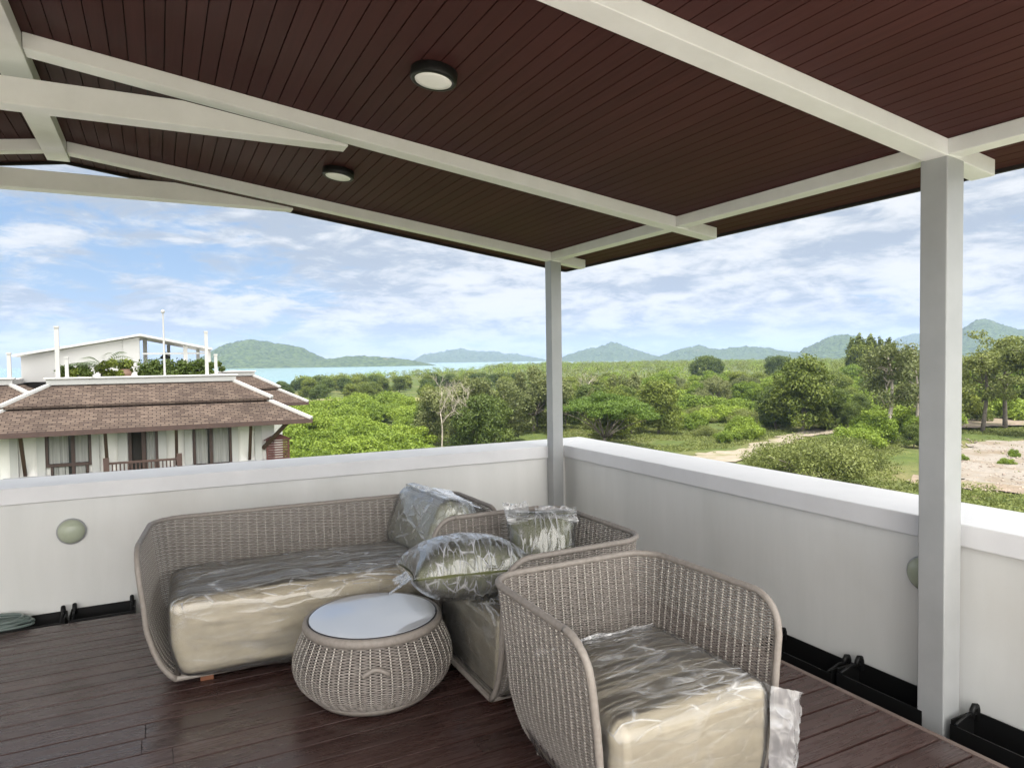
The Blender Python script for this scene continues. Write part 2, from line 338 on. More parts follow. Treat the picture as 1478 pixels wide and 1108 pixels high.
def build_walls():
    t = MB(); t.box((WX0, .0, GZ), (.36, .36, .701)); 
    o = t.build("parapet_wall", RENDERW, None); tag(o, "long white rendered parapet wall running along the back behind the sofa", "wall")
    c = MB(); c.add([(WX0,-.028,.701),(-.028,-.028,.701),(.418,.418,.701),(WX0,.418,.701),(WX0,-.028,.801),(-.028,-.028,.801),(.418,.418,.801),(WX0,.418,.801)], [(3,2,1,0),(4,5,6,7),(0,1,5,4),(1,2,6,5),(2,3,7,6),(3,0,4,7)])
    c.build("coping", COPING, o, bevel=.006)
    t = MB(); t.box((.0, -13, GZ), (.36, -.002, .7005)); 
    o = t.build("parapet_wall", RENDERW, None); tag(o, "white rendered parapet wall on the right, running towards the viewer behind the big post", "wall")
    c = MB(); c.add([(-.028,-13,.701),(.418,-13,.701),(.418,.4175,.701),(-.028,-.0285,.701),(-.028,-13,.8005),(.418,-13,.8005),(.418,.4175,.8005),(-.028,-.0285,.8005)], [(0,3,2,1),(4,5,6,7),(0,1,5,4),(1,2,6,5),(2,3,7,6),(3,0,4,7)])
    c.build("coping", COPING, o, bevel=.006)
build_walls()
def left_wall():
    t = MB(); t.box((-7.62, -13, GZ), (-7.26, -.03, .70)); o = t.build("wall_left", RENDERW); tag(o, kind='structure')
    t = MB(); t.box((-7.66, -13, .701), (-7.23, -.03, .80)); t.build("coping", COPING, o, bevel=.006)
left_wall()

RX, SL = -3.57, .14                              # ridge line and roof slope
def zc(x): return 2.398 + SL*(-.18-x) if x >= RX else 2.398 + SL*(-.18-(2*RX-x))
YB, YF, XE = -4.42, .40, .27
def build_roof():
    root = empty("terrace_roof", (RX, -3, zc(RX)))
    tag(root, "gabled terrace roof of dark brown boards on white painted beams", "roof")
    def P(o): o.matrix_parent_inverse = Matrix.Translation((-RX, 3, -zc(RX))); return o
    bw = .0668
    for side in (0, 1):
        m = MB(); k = 0; L = XE-RX
        x = XE
        while x > RX+.001:
            x2 = max(RX, x-bw); a, b = x, x2+.0045
            if side: a, b = 2*RX-a, 2*RX-b
            za, zb = zc(a), zc(b)
            m.add([(a,YB,za),(b,YB,zb),(b,YF,zb),(a,YF,za),(a,YB,za+.014),(b,YB,zb+.014),(b,YF,zb+.014),(a,YF,za+.014)], [(3,2,1,0),(4,5,6,7),(0,1,5,4),(1,2,6,5),(2,3,7,6),(3,0,4,7)])
            x = x2
        P(m.build("ceiling_boards", CEIL, root))
        s = MB(); a, b = (XE+.03, RX) if not side else (2*RX-XE-.03, RX)
        za, zb = zc(a), zc(b)
        s.add([(a,YB-.03,za+.016),(b,YB-.03,zb+.016),(b,YF+.03,zb+.016),(a,YF+.03,za+.016),(a,YB-.03,za+.06),(b,YB-.03,zb+.06),(b,YF+.03,zb+.06),(a,YF+.03,za+.06)], [(3,2,1,0),(4,5,6,7),(0,1,5,4),(1,2,6,5),(2,3,7,6),(3,0,4,7)])
        P(s.build("roof_sheet", CEILBACK, root))
        fb = MB(); xe = XE+.002 if not side else 2*RX-XE-.002; xo = XE+.026 if not side else 2*RX-XE-.026; fb.box((xe, YB-.03, zc(XE)-.016), (xo, YF+.03, zc(XE)+.013)); P(fb.build("eave_board", CEILBACK, root))
        fb = MB(); a, b = (XE, RX) if not side else (2*RX-XE, RX); za, zb = zc(a), zc(b)
        fb.add([(a,YF+.002,za-.018),(b,YF+.002,zb-.018),(b,YF+.026,zb-.018),(a,YF+.026,za-.018),(a,YF+.002,za+.013),(b,YF+.002,zb+.013),(b,YF+.026,zb+.013),(a,YF+.026,za+.013)], [(3,2,1,0),(4,5,6,7),(0,1,5,4),(1,2,6,5),(2,3,7,6),(3,0,4,7)]); P(fb.build("gable_board", CEILBACK, root))
    hb = .0665                                    # how far the beams stand below the boards
    rys = [-.110, -1.649, -3.311]
    for y in rys:
        for side in (0, 1):
            xa, xb = .155, RX+.062
            if side: xa, xb = 2*RX-xa, 2*RX-xb
            m = MB()
            y0, y1 = y, y+.10
            if y == rys[0]: y0, y1 = y, y+.085
            m.add([(xa,y0,zc(xa)-hb-.004),(xb,y0,zc(xb)-hb),(xb,y1,zc(xb)-hb),(xa,y1,zc(xa)-hb-.004),(xa,y0,zc(xa)-.001),(xb,y0,zc(xb)-.001),(xb,y1,zc(xb)-.001),(xa,y1,zc(xa)-.001)], [(3,2,1,0),(4,5,6,7),(0,1,5,4),(1,2,6,5),(2,3,7,6),(3,0,4,7)])
            P(m.build("rafter", PAINT, root, bevel=.003))
    for y in rys[:3]:
        m = MB(); hw = 1.36
        zt, zb_ = 2.675, 2.566
        e = (zt-zc(RX+hw)+.06)/SL
        m.add([(RX-hw,y-.012,zb_),(RX+hw,y-.012,zb_),(RX+hw,y+.088,zb_),(RX-hw,y+.088,zb_),(RX-hw,y-.012,zb_+.012),(RX+hw,y-.012,zb_+.012),(RX+hw,y+.088,zb_+.012),(RX-hw,y+.088,zb_+.012),
               (RX-hw+.72,y-.012,zt),(RX+hw-.72,y-.012,zt),(RX+hw-.72,y+.088,zt),(RX-hw+.72,y+.088,zt)],
              [(3,2,1,0),(0,1,5,9,8,4),(2,3,7,11,10,6),(1,2,6,5),(3,0,4,7),(8,9,10,11),(5,6,10,9),(7,4,8,11)])
        P(m.build("tie_beam", PAINT, root, bevel=.003))
    m = MB(); m.box((RX-.06, YB+.1, zc(RX)-.088), (RX+.06, YF-.33, zc(RX)-.012)); P(m.build("ridge_beam", PAINT, root, bevel=.003))
    for s in (0, 1):
        x0, x1 = -.18, -.085
        if s: x0, x1 = 2*RX-x0, 2*RX-x1
        ylist = [-.107] 
        m = MB(); m.box((x0, YB+.1, 2.332), (x1, -.026, zc(-.18)-.003)); P(m.build("eave_beam", PAINT, root, bevel=.003))
    return root
build_roof()

def post(x0, y0, x1, y1, label):
    root = empty("roof_post", ((x0+x1)/2, (y0+y1)/2, -.37))
    tag(root, label, "post", "white posts carrying the terrace roof")
    m = MB(); a, b = (x1-x0)/2, (y1-y0)/2
    m.box((-a,-b,0), (a,b,2.33+.37)); m.build("shaft", STEEL, root, bevel=.005)
    m = MB(); m.box((-a-.05,-b-.05,-.01), (a+.05,b+.05,.012)); m.build("base_plate", STEEL, root, bevel=.002)
post(-.18, -.108, -.082, -.010, "white square post in the far corner behind the wicker chairs")
post(-.180, -3.311, -.066, -3.197, "thick white square post nearest the viewer at the right")
post(-6.96-.1, -.108, -6.96, -.010, "white square post beyond the left edge of the terrace")
post(-6.96-.1, -3.311, -6.96, -3.197, "white square post on the far left side of the terrace")

def clamp_ceiling(px, py):
    d = ray(px, py); n = np.array([SL, 0, 1]); k = 2.398-SL*.18
    return CAM + d*((k-n@CAM)/(n@d))
def ceiling_light(px, py, label):
    p = clamp_ceiling(px, py)
    root = empty("ceiling_light", tuple(p)); root.rotation_euler = (0, math.atan(SL), 0)
    tag(root, label, "lamp", "round ceiling lights")
    m = MB(); m.lathe([(.0,.004),(.088,.004),(.092,-.002),(.092,-.036),(.088,-.041),(.074,-.0415),(.074,-.036),(0,-.036)][::1], 40); m.build("housing", LAMPBLACK, root, True)
    m = MB(); m.lathe([(.0735,-.0365),(.072,-.0412),(.05,-.0425),(0,-.043)], 40); m.build("diffuser", LAMPGLASS, root, True)
ceiling_light(627, 103, "black rimmed round ceiling light with white diffuser, the nearer and larger one")
ceiling_light(489, 246, "black rimmed round ceiling light further away, between the second and last rafters")

def sconce(loc, rz, label):
    root = empty("wall_light", loc, rz); tag(root, label, "lamp", "round wall lights on the parapets")
    m = MB(); prof = [(.0,.052),(.03,.050),(.055,.041),(.070,.024),(.074,.006),(.074,.0)]
    mm = MB(); mm.lathe(prof, 36); mm.v = [(x, -z, y) for x,y,z in mm.v]; mm.build("shade", SCONCE, root, True)
    mm = MB(); mm.lathe([(0,.012),(.079,.012),(.080,.002),(.080,-.004)], 36); mm.v = [(x, -z, y) for x,y,z in mm.v]; mm.build("backplate", STEEL, root, True)
sconce((-3.566, -.004, .505), 0, "pale green round wall light on the back wall left of the sofa")
sconce((-.004, -3.118, .535), -math.pi/2, "pale green round wall light half hidden behind the big white post")

def trough(loc, length, rz, label):
    root = empty("planter_trough", loc, rz); tag(root, label, "trough", "black troughs lying in the gutter")
    m = MB(); w, h, t, l = .165, .20, .006, length/2
    m.box((-l,-w/2,0),(l,w/2,t)); m.box((-l,w/2-t,t),(l,w/2,h)); m.box((-l,-w/2,t),(l,-w/2+t,h*.9)); m.box((-l,-w/2+t,t),(-l+t,w/2-t,h)); m.box((l-t,-w/2+t,t),(l,w/2-t,h))
    m.build("body", BLACK, root)
    for s in (-1, 1):
        k = MB(); x = s*(l-.02)
        k.tube([(x,w/2-.012,h-.03),(x,w/2-.010,h+.012),(x,w/2-.016,h+.030),(x,w/2-.030,h+.034),(x,w/2-.042,h+.02),(x,w/2-.05,h-.01)], .012, 8); k.build("handle", BLACK, root, True)
        k = MB(); k.tube([(x, w/2-.02, h), (x, 0, h+.006), (x, -w/2+.004, h*.9+.006)], .007, 6); k.build("rim", BLACK, root, True)
TZ = -.205
trough((-.100, -2.55, TZ), .44, math.pi/2*-1, "black plastic trough in the gutter just right of the near armchair")
trough((-.100, -3.01, TZ+.02), .42, -math.pi/2, "black plastic trough in the gutter directly beside the big post")
trough((-.100, -3.62, TZ+.02), .56, -math.pi/2, "black plastic trough in the gutter in front of the big post at lower right")
trough((-3.405, -.100, TZ+.03), .35, 0, "black plastic trough between the sofa and the wall light")
trough((-3.80, -.100, TZ+.025), .40, 0, "black plastic trough under the coiled hose at the left edge")
def hose():
    rs = np.random.default_rng(3); pts = []
    for k in range(260):
        t = k/260*2*math.pi*5; a, b = .185+.02*math.sin(t*.37+1), .070+.01*math.sin(t*.23)
        pts.append((-3.965+a*math.cos(t)+.02*math.sin(t*.2), -.108+b*math.sin(t), .006+.045*(k/260)+.016*math.sin(t*.5+.7)))
    m = MB(); m.tube(pts, .0085, 8)
    o = m.build("garden_hose", HOSE, None, True); tag(o, "coiled grey green garden hose at the left edge of the deck", "hose")
hose()

# ------------------------------------------------------------------ wicker furniture
def cords_mesh(P, r, n=4, flat=1.0):
    """P (rows, pts, 3) polylines, Nn (rows, pts, 3) unit normals -> quads of thin cords"""
    P, Nn = P; m, k, _ = P.shape
    T = np.gradient(P, axis=1); T /= np.linalg.norm(T, axis=2)[..., None]+1e-9
    B = np.cross(T, Nn); B /= np.linalg.norm(B, axis=2)[..., None]+1e-9
    th = np.arange(n)*2*math.pi/n
    V = P[:,:,None,:] + r*(Nn[:,:,None,:]*np.cos(th)[None,None,:,None]*flat + B[:,:,None,:]*np.sin(th)[None,None,:,None])
    V = V.reshape(-1,3); idx = np.arange(m*k*n).reshape(m,k,n)
    a = idx[:,:-1,:]; b = np.roll(a,-1,2); d = idx[:,1:,:]; c = np.roll(d,-1,2)
    return V, np.stack([a,b,c,d], -1).reshape(-1,4)
def u_curve(a, back, front, r, splay, step=.006):
    """rounded U seen from above, from front-left round the back to front-right; returns points, outward normals"""
    def left(): return np.array([-(a+splay), -front]), np.array([-a, back-r])
    pts = []; p, q = left(); L = np.linalg.norm(q-p)
    for t in np.arange(0, L, step): pts.append(p+(q-p)*t/L)
    n = max(6, int(r*math.pi/2/step))
    for i in range(n): th = math.pi - (math.pi/2)*i/n; pts.append(np.array([-a+r+r*math.cos(th), back-r+r*math.sin(th)]))
    for t in np.arange(0, 2*(a-r), step): pts.append(np.array([-a+r+t, back]))
    pts = np.array(pts); mir = pts[pts[:,0] < -1e-6]*[-1,1]; pts = np.vstack([pts[pts[:,0] <= 1e-6], mir[::-1]])
    d = np.linalg.norm(np.diff(pts, axis=0), axis=1); s = np.concatenate([[0], np.cumsum(d)])
    ss = np.linspace(0, s[-1], int(s[-1]/step)+1); P = np.stack([np.interp(ss, s, pts[:,i]) for i in (0,1)], 1)
    T = np.gradient(P, axis=0); T /= np.linalg.norm(T, axis=1)[:,None]
    for _ in range(6): T[1:-1] = (T[:-2]+T[1:-1]*2+T[2:])/4
    T /= np.linalg.norm(T, axis=1)[:,None]
    return P, np.stack([-T[:,1], T[:,0]], 1), ss
def wicker_seat(name, loc, rz, a, back, front, r, splay, H, label, rc=.12, inset=.15, z0=.055, sp=.038, pitch=.0048, feet=True, groupname=None, droop=0.0):
    root = empty(name, loc, rz); tag(root, label, "sofa" if a > .6 else "armchair", groupname)
    P, Nn, S = u_curve(a, back, front, r, splay); L = S[-1]
    zk = np.array([z0, z0+.03, z0+.08, z0+.15, .30, .42, .55, H]); ok = np.array([-inset, -inset*.80, -inset*.60, -inset*.42, -inset*.26, -inset*.20, -inset*.10, 0])
    zi = np.linspace(z0, H, 200); oi = np.interp(zi, zk, ok)
    for _ in range(30): oi[1:-1] = (oi[:-2]+2*oi[1:-1]+oi[2:])/4
    off = lambda z: np.interp(z, zi, oi)
    def rim_h(s):
        d = np.minimum(s, L-s); h = np.where(d < rc, H-rc+np.sqrt(np.maximum(rc**2-(rc-np.minimum(d,rc))**2, 0)), H)
        if droop: h = h - droop*np.clip(1-d/(front+back*.6), 0, 1)**2
        return h
    def surfp(s, z):
        x = np.interp(s, S, P[:,0]); y = np.interp(s, S, P[:,1]); nx = np.interp(s, S, Nn[:,0]); ny = np.interp(s, S, Nn[:,1]); o = off(z)
        # the front ends lean back a touch at the base
        return np.stack([x+nx*o, y+ny*o, z], -1), np.stack([nx, ny, np.zeros_like(nx)], -1)
    ns = int(round(L/sp)); sp_ = L/ns
    # cords
    rows = np.arange(z0+.012, H-.008, pitch); sg = np.arange(0, ns*4+1)*sp_/4
    PP = np.zeros((len(rows), len(sg), 3)); NN = np.zeros_like(PP)
    hh = rim_h(S)
    for j, z in enumerate(rows):
        ok_ = S[(hh >= z)]; s0 = ok_[0] if len(ok_) else L/2-.01
        s = np.clip(sg, s0, L-s0); zz = np.full_like(s, z) + .0008*np.sin(s*31+j*1.7)
        p, n = surfp(s, zz)
        w = .0044*np.cos(math.pi*s/sp_ + math.pi*j)
        PP[j] = p + n*w[:,None]; NN[j] = n
    V1, F1 = cords_mesh((PP, NN), pitch*.52, 4, .7)
    # stakes
    VV, FF = [V1], [F1]; base = len(V1); nst = 0
    sk = np.arange(1, ns)*sp_ 
    zz = np.linspace(0, 1, 26)
    SP = np.zeros((len(sk), len(zz), 3)); SN = np.zeros_like(SP)
    for i, s in enumerate(sk):
        z = z0 + zz*(rim_h(np.array([s]))[0]-z0); p, n = surfp(np.full_like(z, s), z); SP[i] = p; SN[i] = n
    V2, F2 = cords_mesh((SP, SN), .0036, 6)
    mi = np.concatenate([np.zeros(len(F1), np.int32), np.ones(len(F2), np.int32)])
    me = np_mesh("woven_shell", np.vstack([V1, V2]), [F1, F2+base], mi)
    link_mesh("woven_shell", me, [CORD, STAKE], root, True)
    # wrapped rim: up one front edge, round the top, down the other
    e0 = np.linspace(z0, H-rc, 24); p0, _ = surfp(np.zeros_like(e0), e0)
    s = np.concatenate([np.linspace(0, rc, 16)[1:], np.linspace(rc, L-rc, 160), np.linspace(L-rc, L, 16)[1:-1]]); p1, _ = surfp(s, rim_h(s)); p1[:,2] += .004
    p2, _ = surfp(np.full_like(e0, L), e0[::-1])
    path = np.vstack([p0, p1, p2])
    m = MB(); m.tube(path, .0128 + .0004*np.sin(np.arange(len(path))*1.9), 12); m.build("rim", RIM, root, True)
    # base: closed frame under the shell
    p3, _ = surfp(S[::6], np.full(len(S[::6]), z0)); loop = np.vstack([p3, p3[-1:]+(p3[:1]-p3[-1:])*np.linspace(0.02,.98,20)[:,None]])
    m = MB(); m.tube(loop, .013, 8, True); m.prism([(x*.97, y*.97) for x, y, _ in p3], z0+.004, z0+.03); m.build("base_frame", RIM, root, False)
    if feet:
        for sx in (-1, 1):
            for y in (-front+.07, back-inset-.12):
                f = MB(); f.box((sx*(a-inset-.10)-.03, y-.03, 0), (sx*(a-inset-.10)+.03, y+.03, z0-.005)); f.build("foot", WOODFOOT, root, bevel=.003)
    return root
# local frame: x along the back, +y towards the back, front at -y
wicker_seat("wicker_sofa", (-2.250, -1.115, 0), R(-2.0), .885, .345, .37, .17, .035, .665, "long woven taupe wicker sofa along the back wall, with wrapped seat cushion", rc=.15, inset=.155, sp=.048, groupname=None)
wicker_seat("wicker_armchair", (-1.575, -2.985, 0), R(0.5), .385, .335, .375, .13, .012, .690, "woven taupe wicker armchair nearest the viewer, open to the front", rc=.125, inset=.15, groupname="wicker armchairs")
arm2 = wicker_seat("wicker_armchair", (-1.410, -2.075, 0), R(-90), .415, .345, .40, .14, .012, .690, "woven taupe wicker armchair turned sideways between the sofa and the near armchair", rc=.125, inset=.15, groupname="wicker armchairs")

# ---- cushions and film
def round_box(hx, hy, hz, r, n=26, puff=(0,0,0), seed=0):
    """closed rounded box as a cube-sphere style grid; returns V, F, unit normals"""
    g = np.linspace(-1, 1, n); V = []; F = []; base = 0
    A, B = np.meshgrid(g, g, indexing='ij')
    for ax in range(3):
        for sgn in (-1, 1):
            p = np.zeros((n, n, 3)); o = [i for i in range(3) if i != ax]
            p[..., ax] = sgn; p[..., o[0]] = A; p[..., o[1]] = B
            V.append(p.reshape(-1, 3)); idx = np.arange(n*n).reshape(n, n)+base; base += n*n
            q = np.stack([idx[:-1,:-1], idx[1:,:-1], idx[1:,1:], idx[:-1,1:]], -1).reshape(-1, 4)
            flip = (sgn > 0) == (ax == 1)
            F.append(q[:, ::-1] if flip else q)
    C = np.vstack(V); F = np.vstack(F)
    key = np.round(C, 6); _, first, inv = np.unique(key, axis=0, return_index=True, return_inverse=True); inv = inv.ravel()
    C = C[first]; F = inv[F]
    H = np.array([hx, hy, hz]); X = C*H
    inner = np.clip(X, -(H-r), H-r); D = X-inner; ln = np.linalg.norm(D, axis=1)[:, None]
    Nrm = np.where(ln > 1e-9, D/np.maximum(ln, 1e-9), C/np.linalg.norm(C, axis=1)[:, None])
    V = inner + Nrm*np.where(ln > 1e-9, r, 0)
    U = C
    for ax in range(3):
        o = [i for i in range(3) if i != ax]
        V[:, ax] += np.sign(U[:, ax])*(np.abs(U[:, ax]) > .999)*puff[ax]*(1-U[:, o[0]]**2)*(1-U[:, o[1]]**2)
    return V, F, Nrm, C
def ridged(P, o=4):
    a, w = 0, 1.0
    for k in range(o): a = a + w*(1-np.abs(2*vnoise(P*2**k+k*9.1)-1))**2; w *= .5
    return a/1.875
def wrapped_block(name, loc, rot, h, r, puff, mat, label, cat, group=None, seed=0, loose=.012, wr=.020, taper=0.0, dirs=(1,1,1), film=None, n=70, extra=None):
    def tp(V):
        t = 1-taper*np.clip(-V[:,2]/h[2], 0, 1)**1.5; V = V.copy(); V[:,0] *= t; V[:,1] = np.where(V[:,1] > 0, V[:,1]*t, V[:,1]); return V
    root = empty(name, loc); root.rotation_euler = rot; tag(root, label, cat, group)
    V, F, Nr, C = round_box(*h, r, 30, puff); V = V + Nr*((fnoise(V*5+seed, 3)-.5)*.012)[:, None]
    link_mesh("cushion", np_mesh("cushion", tp(V), F), mat, root, True)
    V, F, Nr, C = round_box(*[x+loose*.5 for x in h], r+loose*.4, n, puff)
    D = np.array(dirs); w = ridged(V*D*3.2+seed*3.1, 3); w2 = fnoise(V*3+seed*7.7, 3)
    edge = np.clip(np.linalg.norm(np.clip(np.abs(C)-.55, 0, 1), axis=1), 0, .6)
    disp = loose*.3 + wr*(w-.35)*(.45+1.1*edge) + loose*1.6*(w2-.45)
    disp = np.where((np.abs(C[:,0]) > .9) | (C[:,1] > .9), disp*.25, disp)
    V = V + Nr*np.maximum(disp, .0025)[:, None]
    parts_V, parts_F = [tp(V)], [F]; b = len(V)
    if extra is not None:
        for ve, fe in extra: parts_V.append(ve); parts_F.append(fe+b); b += len(ve)
    mi = np.concatenate([np.zeros(len(F), np.int32)]+[np.ones(len(x), np.int32) for x in parts_F[1:]])
    link_mesh("plastic_wrap", np_mesh("plastic_wrap", np.vstack(parts_V), np.vstack(parts_F), mi), [film or FILM, FILMTAIL], root, True)
    return root
def flap(p0, p1, down, nu=22, nv=26, amp=.02, seed=0, curl=(0,0,0), ragged=.12):
    """a loose crumpled sheet hanging from the segment p0-p1 along the vector down"""
    p0, p1, down, curl = [np.array(x, float) for x in (p0, p1, down, curl)]
    u = np.linspace(0, 1, nu); v = np.linspace(0, 1, nv); U, Vv = np.meshgrid(u, v, indexing='ij'); U = U.ravel(); Vv = Vv.ravel()
    e = 1-ragged*fnoise(np.stack([U*4, U*0+seed, U*0], 1), 3)
    P = p0 + (p1-p0)*U[:, None] + down*(Vv*e)[:, None] + curl*(np.sin(Vv*math.pi*.9))[:, None]
    nrm = np.cross(p1-p0, down); nrm /= np.linalg.norm(nrm)
    q = np.stack([U*3+seed, Vv*1.8, U*0+.3], 1); P = P + nrm*((ridged(q*1.6, 4)-.4)*amp*(.25+Vv))[:, None] + (p1-p0)*((fnoise(q*2+5, 3)-.5)*.12*Vv)[:, None]
    idx = np.arange(nu*nv).reshape(nu, nv)
    return P, np.stack([idx[:-1,:-1], idx[1:,:-1], idx[1:,1:], idx[:-1,1:]], -1).reshape(-1, 4)

# sofa seat block, film pulled into horizontal folds on its front
wrapped_block("seat_cushion", (-2.262, -1.215, .238), (0, 0, R(-2.0)), (.775, .305, .182), .05, (0, .018, .030), CREAM, "long cream seat cushion in clear plastic lying in the sofa", "cushion", seed=1, loose=.013, wr=.011, taper=.06, dirs=(.4, 2.0, 2.2))
# near armchair: the block fills the front down to the base, a corner of film stands off at the right
wrapped_block("seat_cushion", (-1.575, -3.080, .240), (0, 0, R(.5)), (.318, .305, .188), .045, (0, .014, .028), CREAM, "cream seat cushion in clear plastic in the near armchair, loose film at its corner", "cushion", "armchair seat cushions", seed=5, loose=.012, wr=.010, taper=.17, dirs=(.35, 2.6, 1.0),
    extra=[flap((.300, -.322, .190), (.275, -.332, -.20), (.150, -.03, -.05), 40, 24, .035, 2, (.01, -.03, 0), .80), flap((.318, -.318, .182), (.330, -.10, .175), (.055, -.01, -.20), 24, 20, .03, 8, (.01, 0, 0), .6), flap((-.30, .22, .185), (.26, .25, .185), (0, .03, .055), 50, 10, .05, 3, ragged=.7)])
wrapped_block("seat_cushion", (-1.495, -2.075, .240), (0, 0, R(-90)), (.350, .300, .185), .045, (0, .014, .024), CREAM, "cream seat cushion in clear plastic under the lying green pillow", "cushion", "armchair seat cushions", seed=9, loose=.012, wr=.010, taper=.14, dirs=(1, 1.2, .8))
# big wrapped back cushion standing at the sofa's right end
wrapped_block("back_cushion", (-1.640, -1.115, .535), (R(0), R(22), R(4)), (.105, .335, .185), .07, (.035, .02, .0), SAGE, "big pale sage back cushion bagged in plastic at the right end of the sofa", "cushion", seed=13, loose=.020, wr=.020, dirs=(1.6, .6, .8), film=FILMBAG,
    extra=[flap((.05, -.25, .19), (.05, .22, .22), (.34, -.05, -.08), 30, 34, .05, 6, (0, 0, .05), .25)])

def pillow(name, loc, rot, hx, hy, t, label, seed, tails=()):
    root = empty(name, loc); root.rotation_euler = rot; tag(root, label, "pillow", "olive scatter pillows")
    n = 40
    def shell(hx, hy, t, k=0.0, nz=0.0):
        g = np.linspace(-1, 1, n); A, B = np.meshgrid(g, g, indexing='ij'); A = A.ravel(); B = B.ravel()
        pin = 1-.10*(1-A**2)*0 - .07*(1-np.abs(B))*0
        x = A*hx*(1-.10*(1-B**2)); y = B*hy*(1-.10*(1-A**2))
        th = t*np.maximum(((1-A**2)*(1-B**2)), 0)**.42
        V = []; F = []
        for s in (1, -1):
            z = s*th; P = np.stack([x, y, z], 1)
            if nz:
                q = np.stack([A*2.2+seed, B*.8, A*0+s], 1)
                P[:, 2] += s*(nz*(ridged(q*1.5, 2)-.25) + nz*.7*fnoise(q*1.1+3, 2)); P[:, :2] *= 1+.05*(fnoise(q*1.3, 3)-.3)[:, None]
            V.append(P); idx = np.arange(n*n).reshape(n, n)+(0 if s > 0 else n*n)
            q = np.stack([idx[:-1,:-1], idx[1:,:-1], idx[1:,1:], idx[:-1,1:]], -1).reshape(-1, 4); F.append(q if s > 0 else q[:, ::-1])
        return np.vstack(V), np.vstack(F)
    V, F = shell(hx, hy, t); V = V + (fnoise(V*9+seed, 3)-.5)[:, None]*.008
    link_mesh("pillow_body", np_mesh("pillow_body", V, F), OLIVE, root, True)
    V, F = shell(hx*1.05, hy*1.05, t+.008, nz=.009); VV, FF = [V], [F]; b = len(V)
    for ve, fe in tails: VV.append(ve); FF.append(fe+b); b += len(ve)
    mi = np.concatenate([np.zeros(len(F), np.int32)]+[np.ones(len(fe), np.int32) for ve, fe in tails])
    link_mesh("plastic_bag", np_mesh("plastic_bag", np.vstack(VV), np.vstack(FF), mi), [FILMBAG, FILMTAIL], root, True)
    return root
pillow("scatter_pillow", (-1.800, -2.050, .560), (R(-7), R(1), R(-8)), .275, .235, .140, "olive pillow in a plastic bag lying on the front of the sideways armchair", 3,
    tails=[flap((-.29, -.22, .0), (-.285, -.05, .01), (-.13, -.05, -.07), 16, 20, .02, 1, ragged=.9), flap((.10, .22, .03), (.31, .18, .02), (.03, .10, .05), 20, 16, .05, 5, ragged=.6)])
pillow("scatter_pillow", (-1.315, -1.93, .560), (R(70), R(0), R(-24)), .180, .185, .075, "olive pillow standing upright in the sideways armchair, bag gathered on top", 11,
    tails=[flap((-.185, .150, .02), (-.06, .165, .02), (-.02, .095, .01), 24, 18, .045, 2, (0, 0, .03), ragged=.75), flap((-.03, .160, .015), (.19, .150, .0), (-.02, .085, -.01), 30, 18, .05, 7, (0, 0, .03), ragged=1.0), flap((-.185, .155, .035), (.185, .155, .035), (.01, -.06, .012), 40, 12, .02, 4, (0, 0, .015), ragged=.8)])

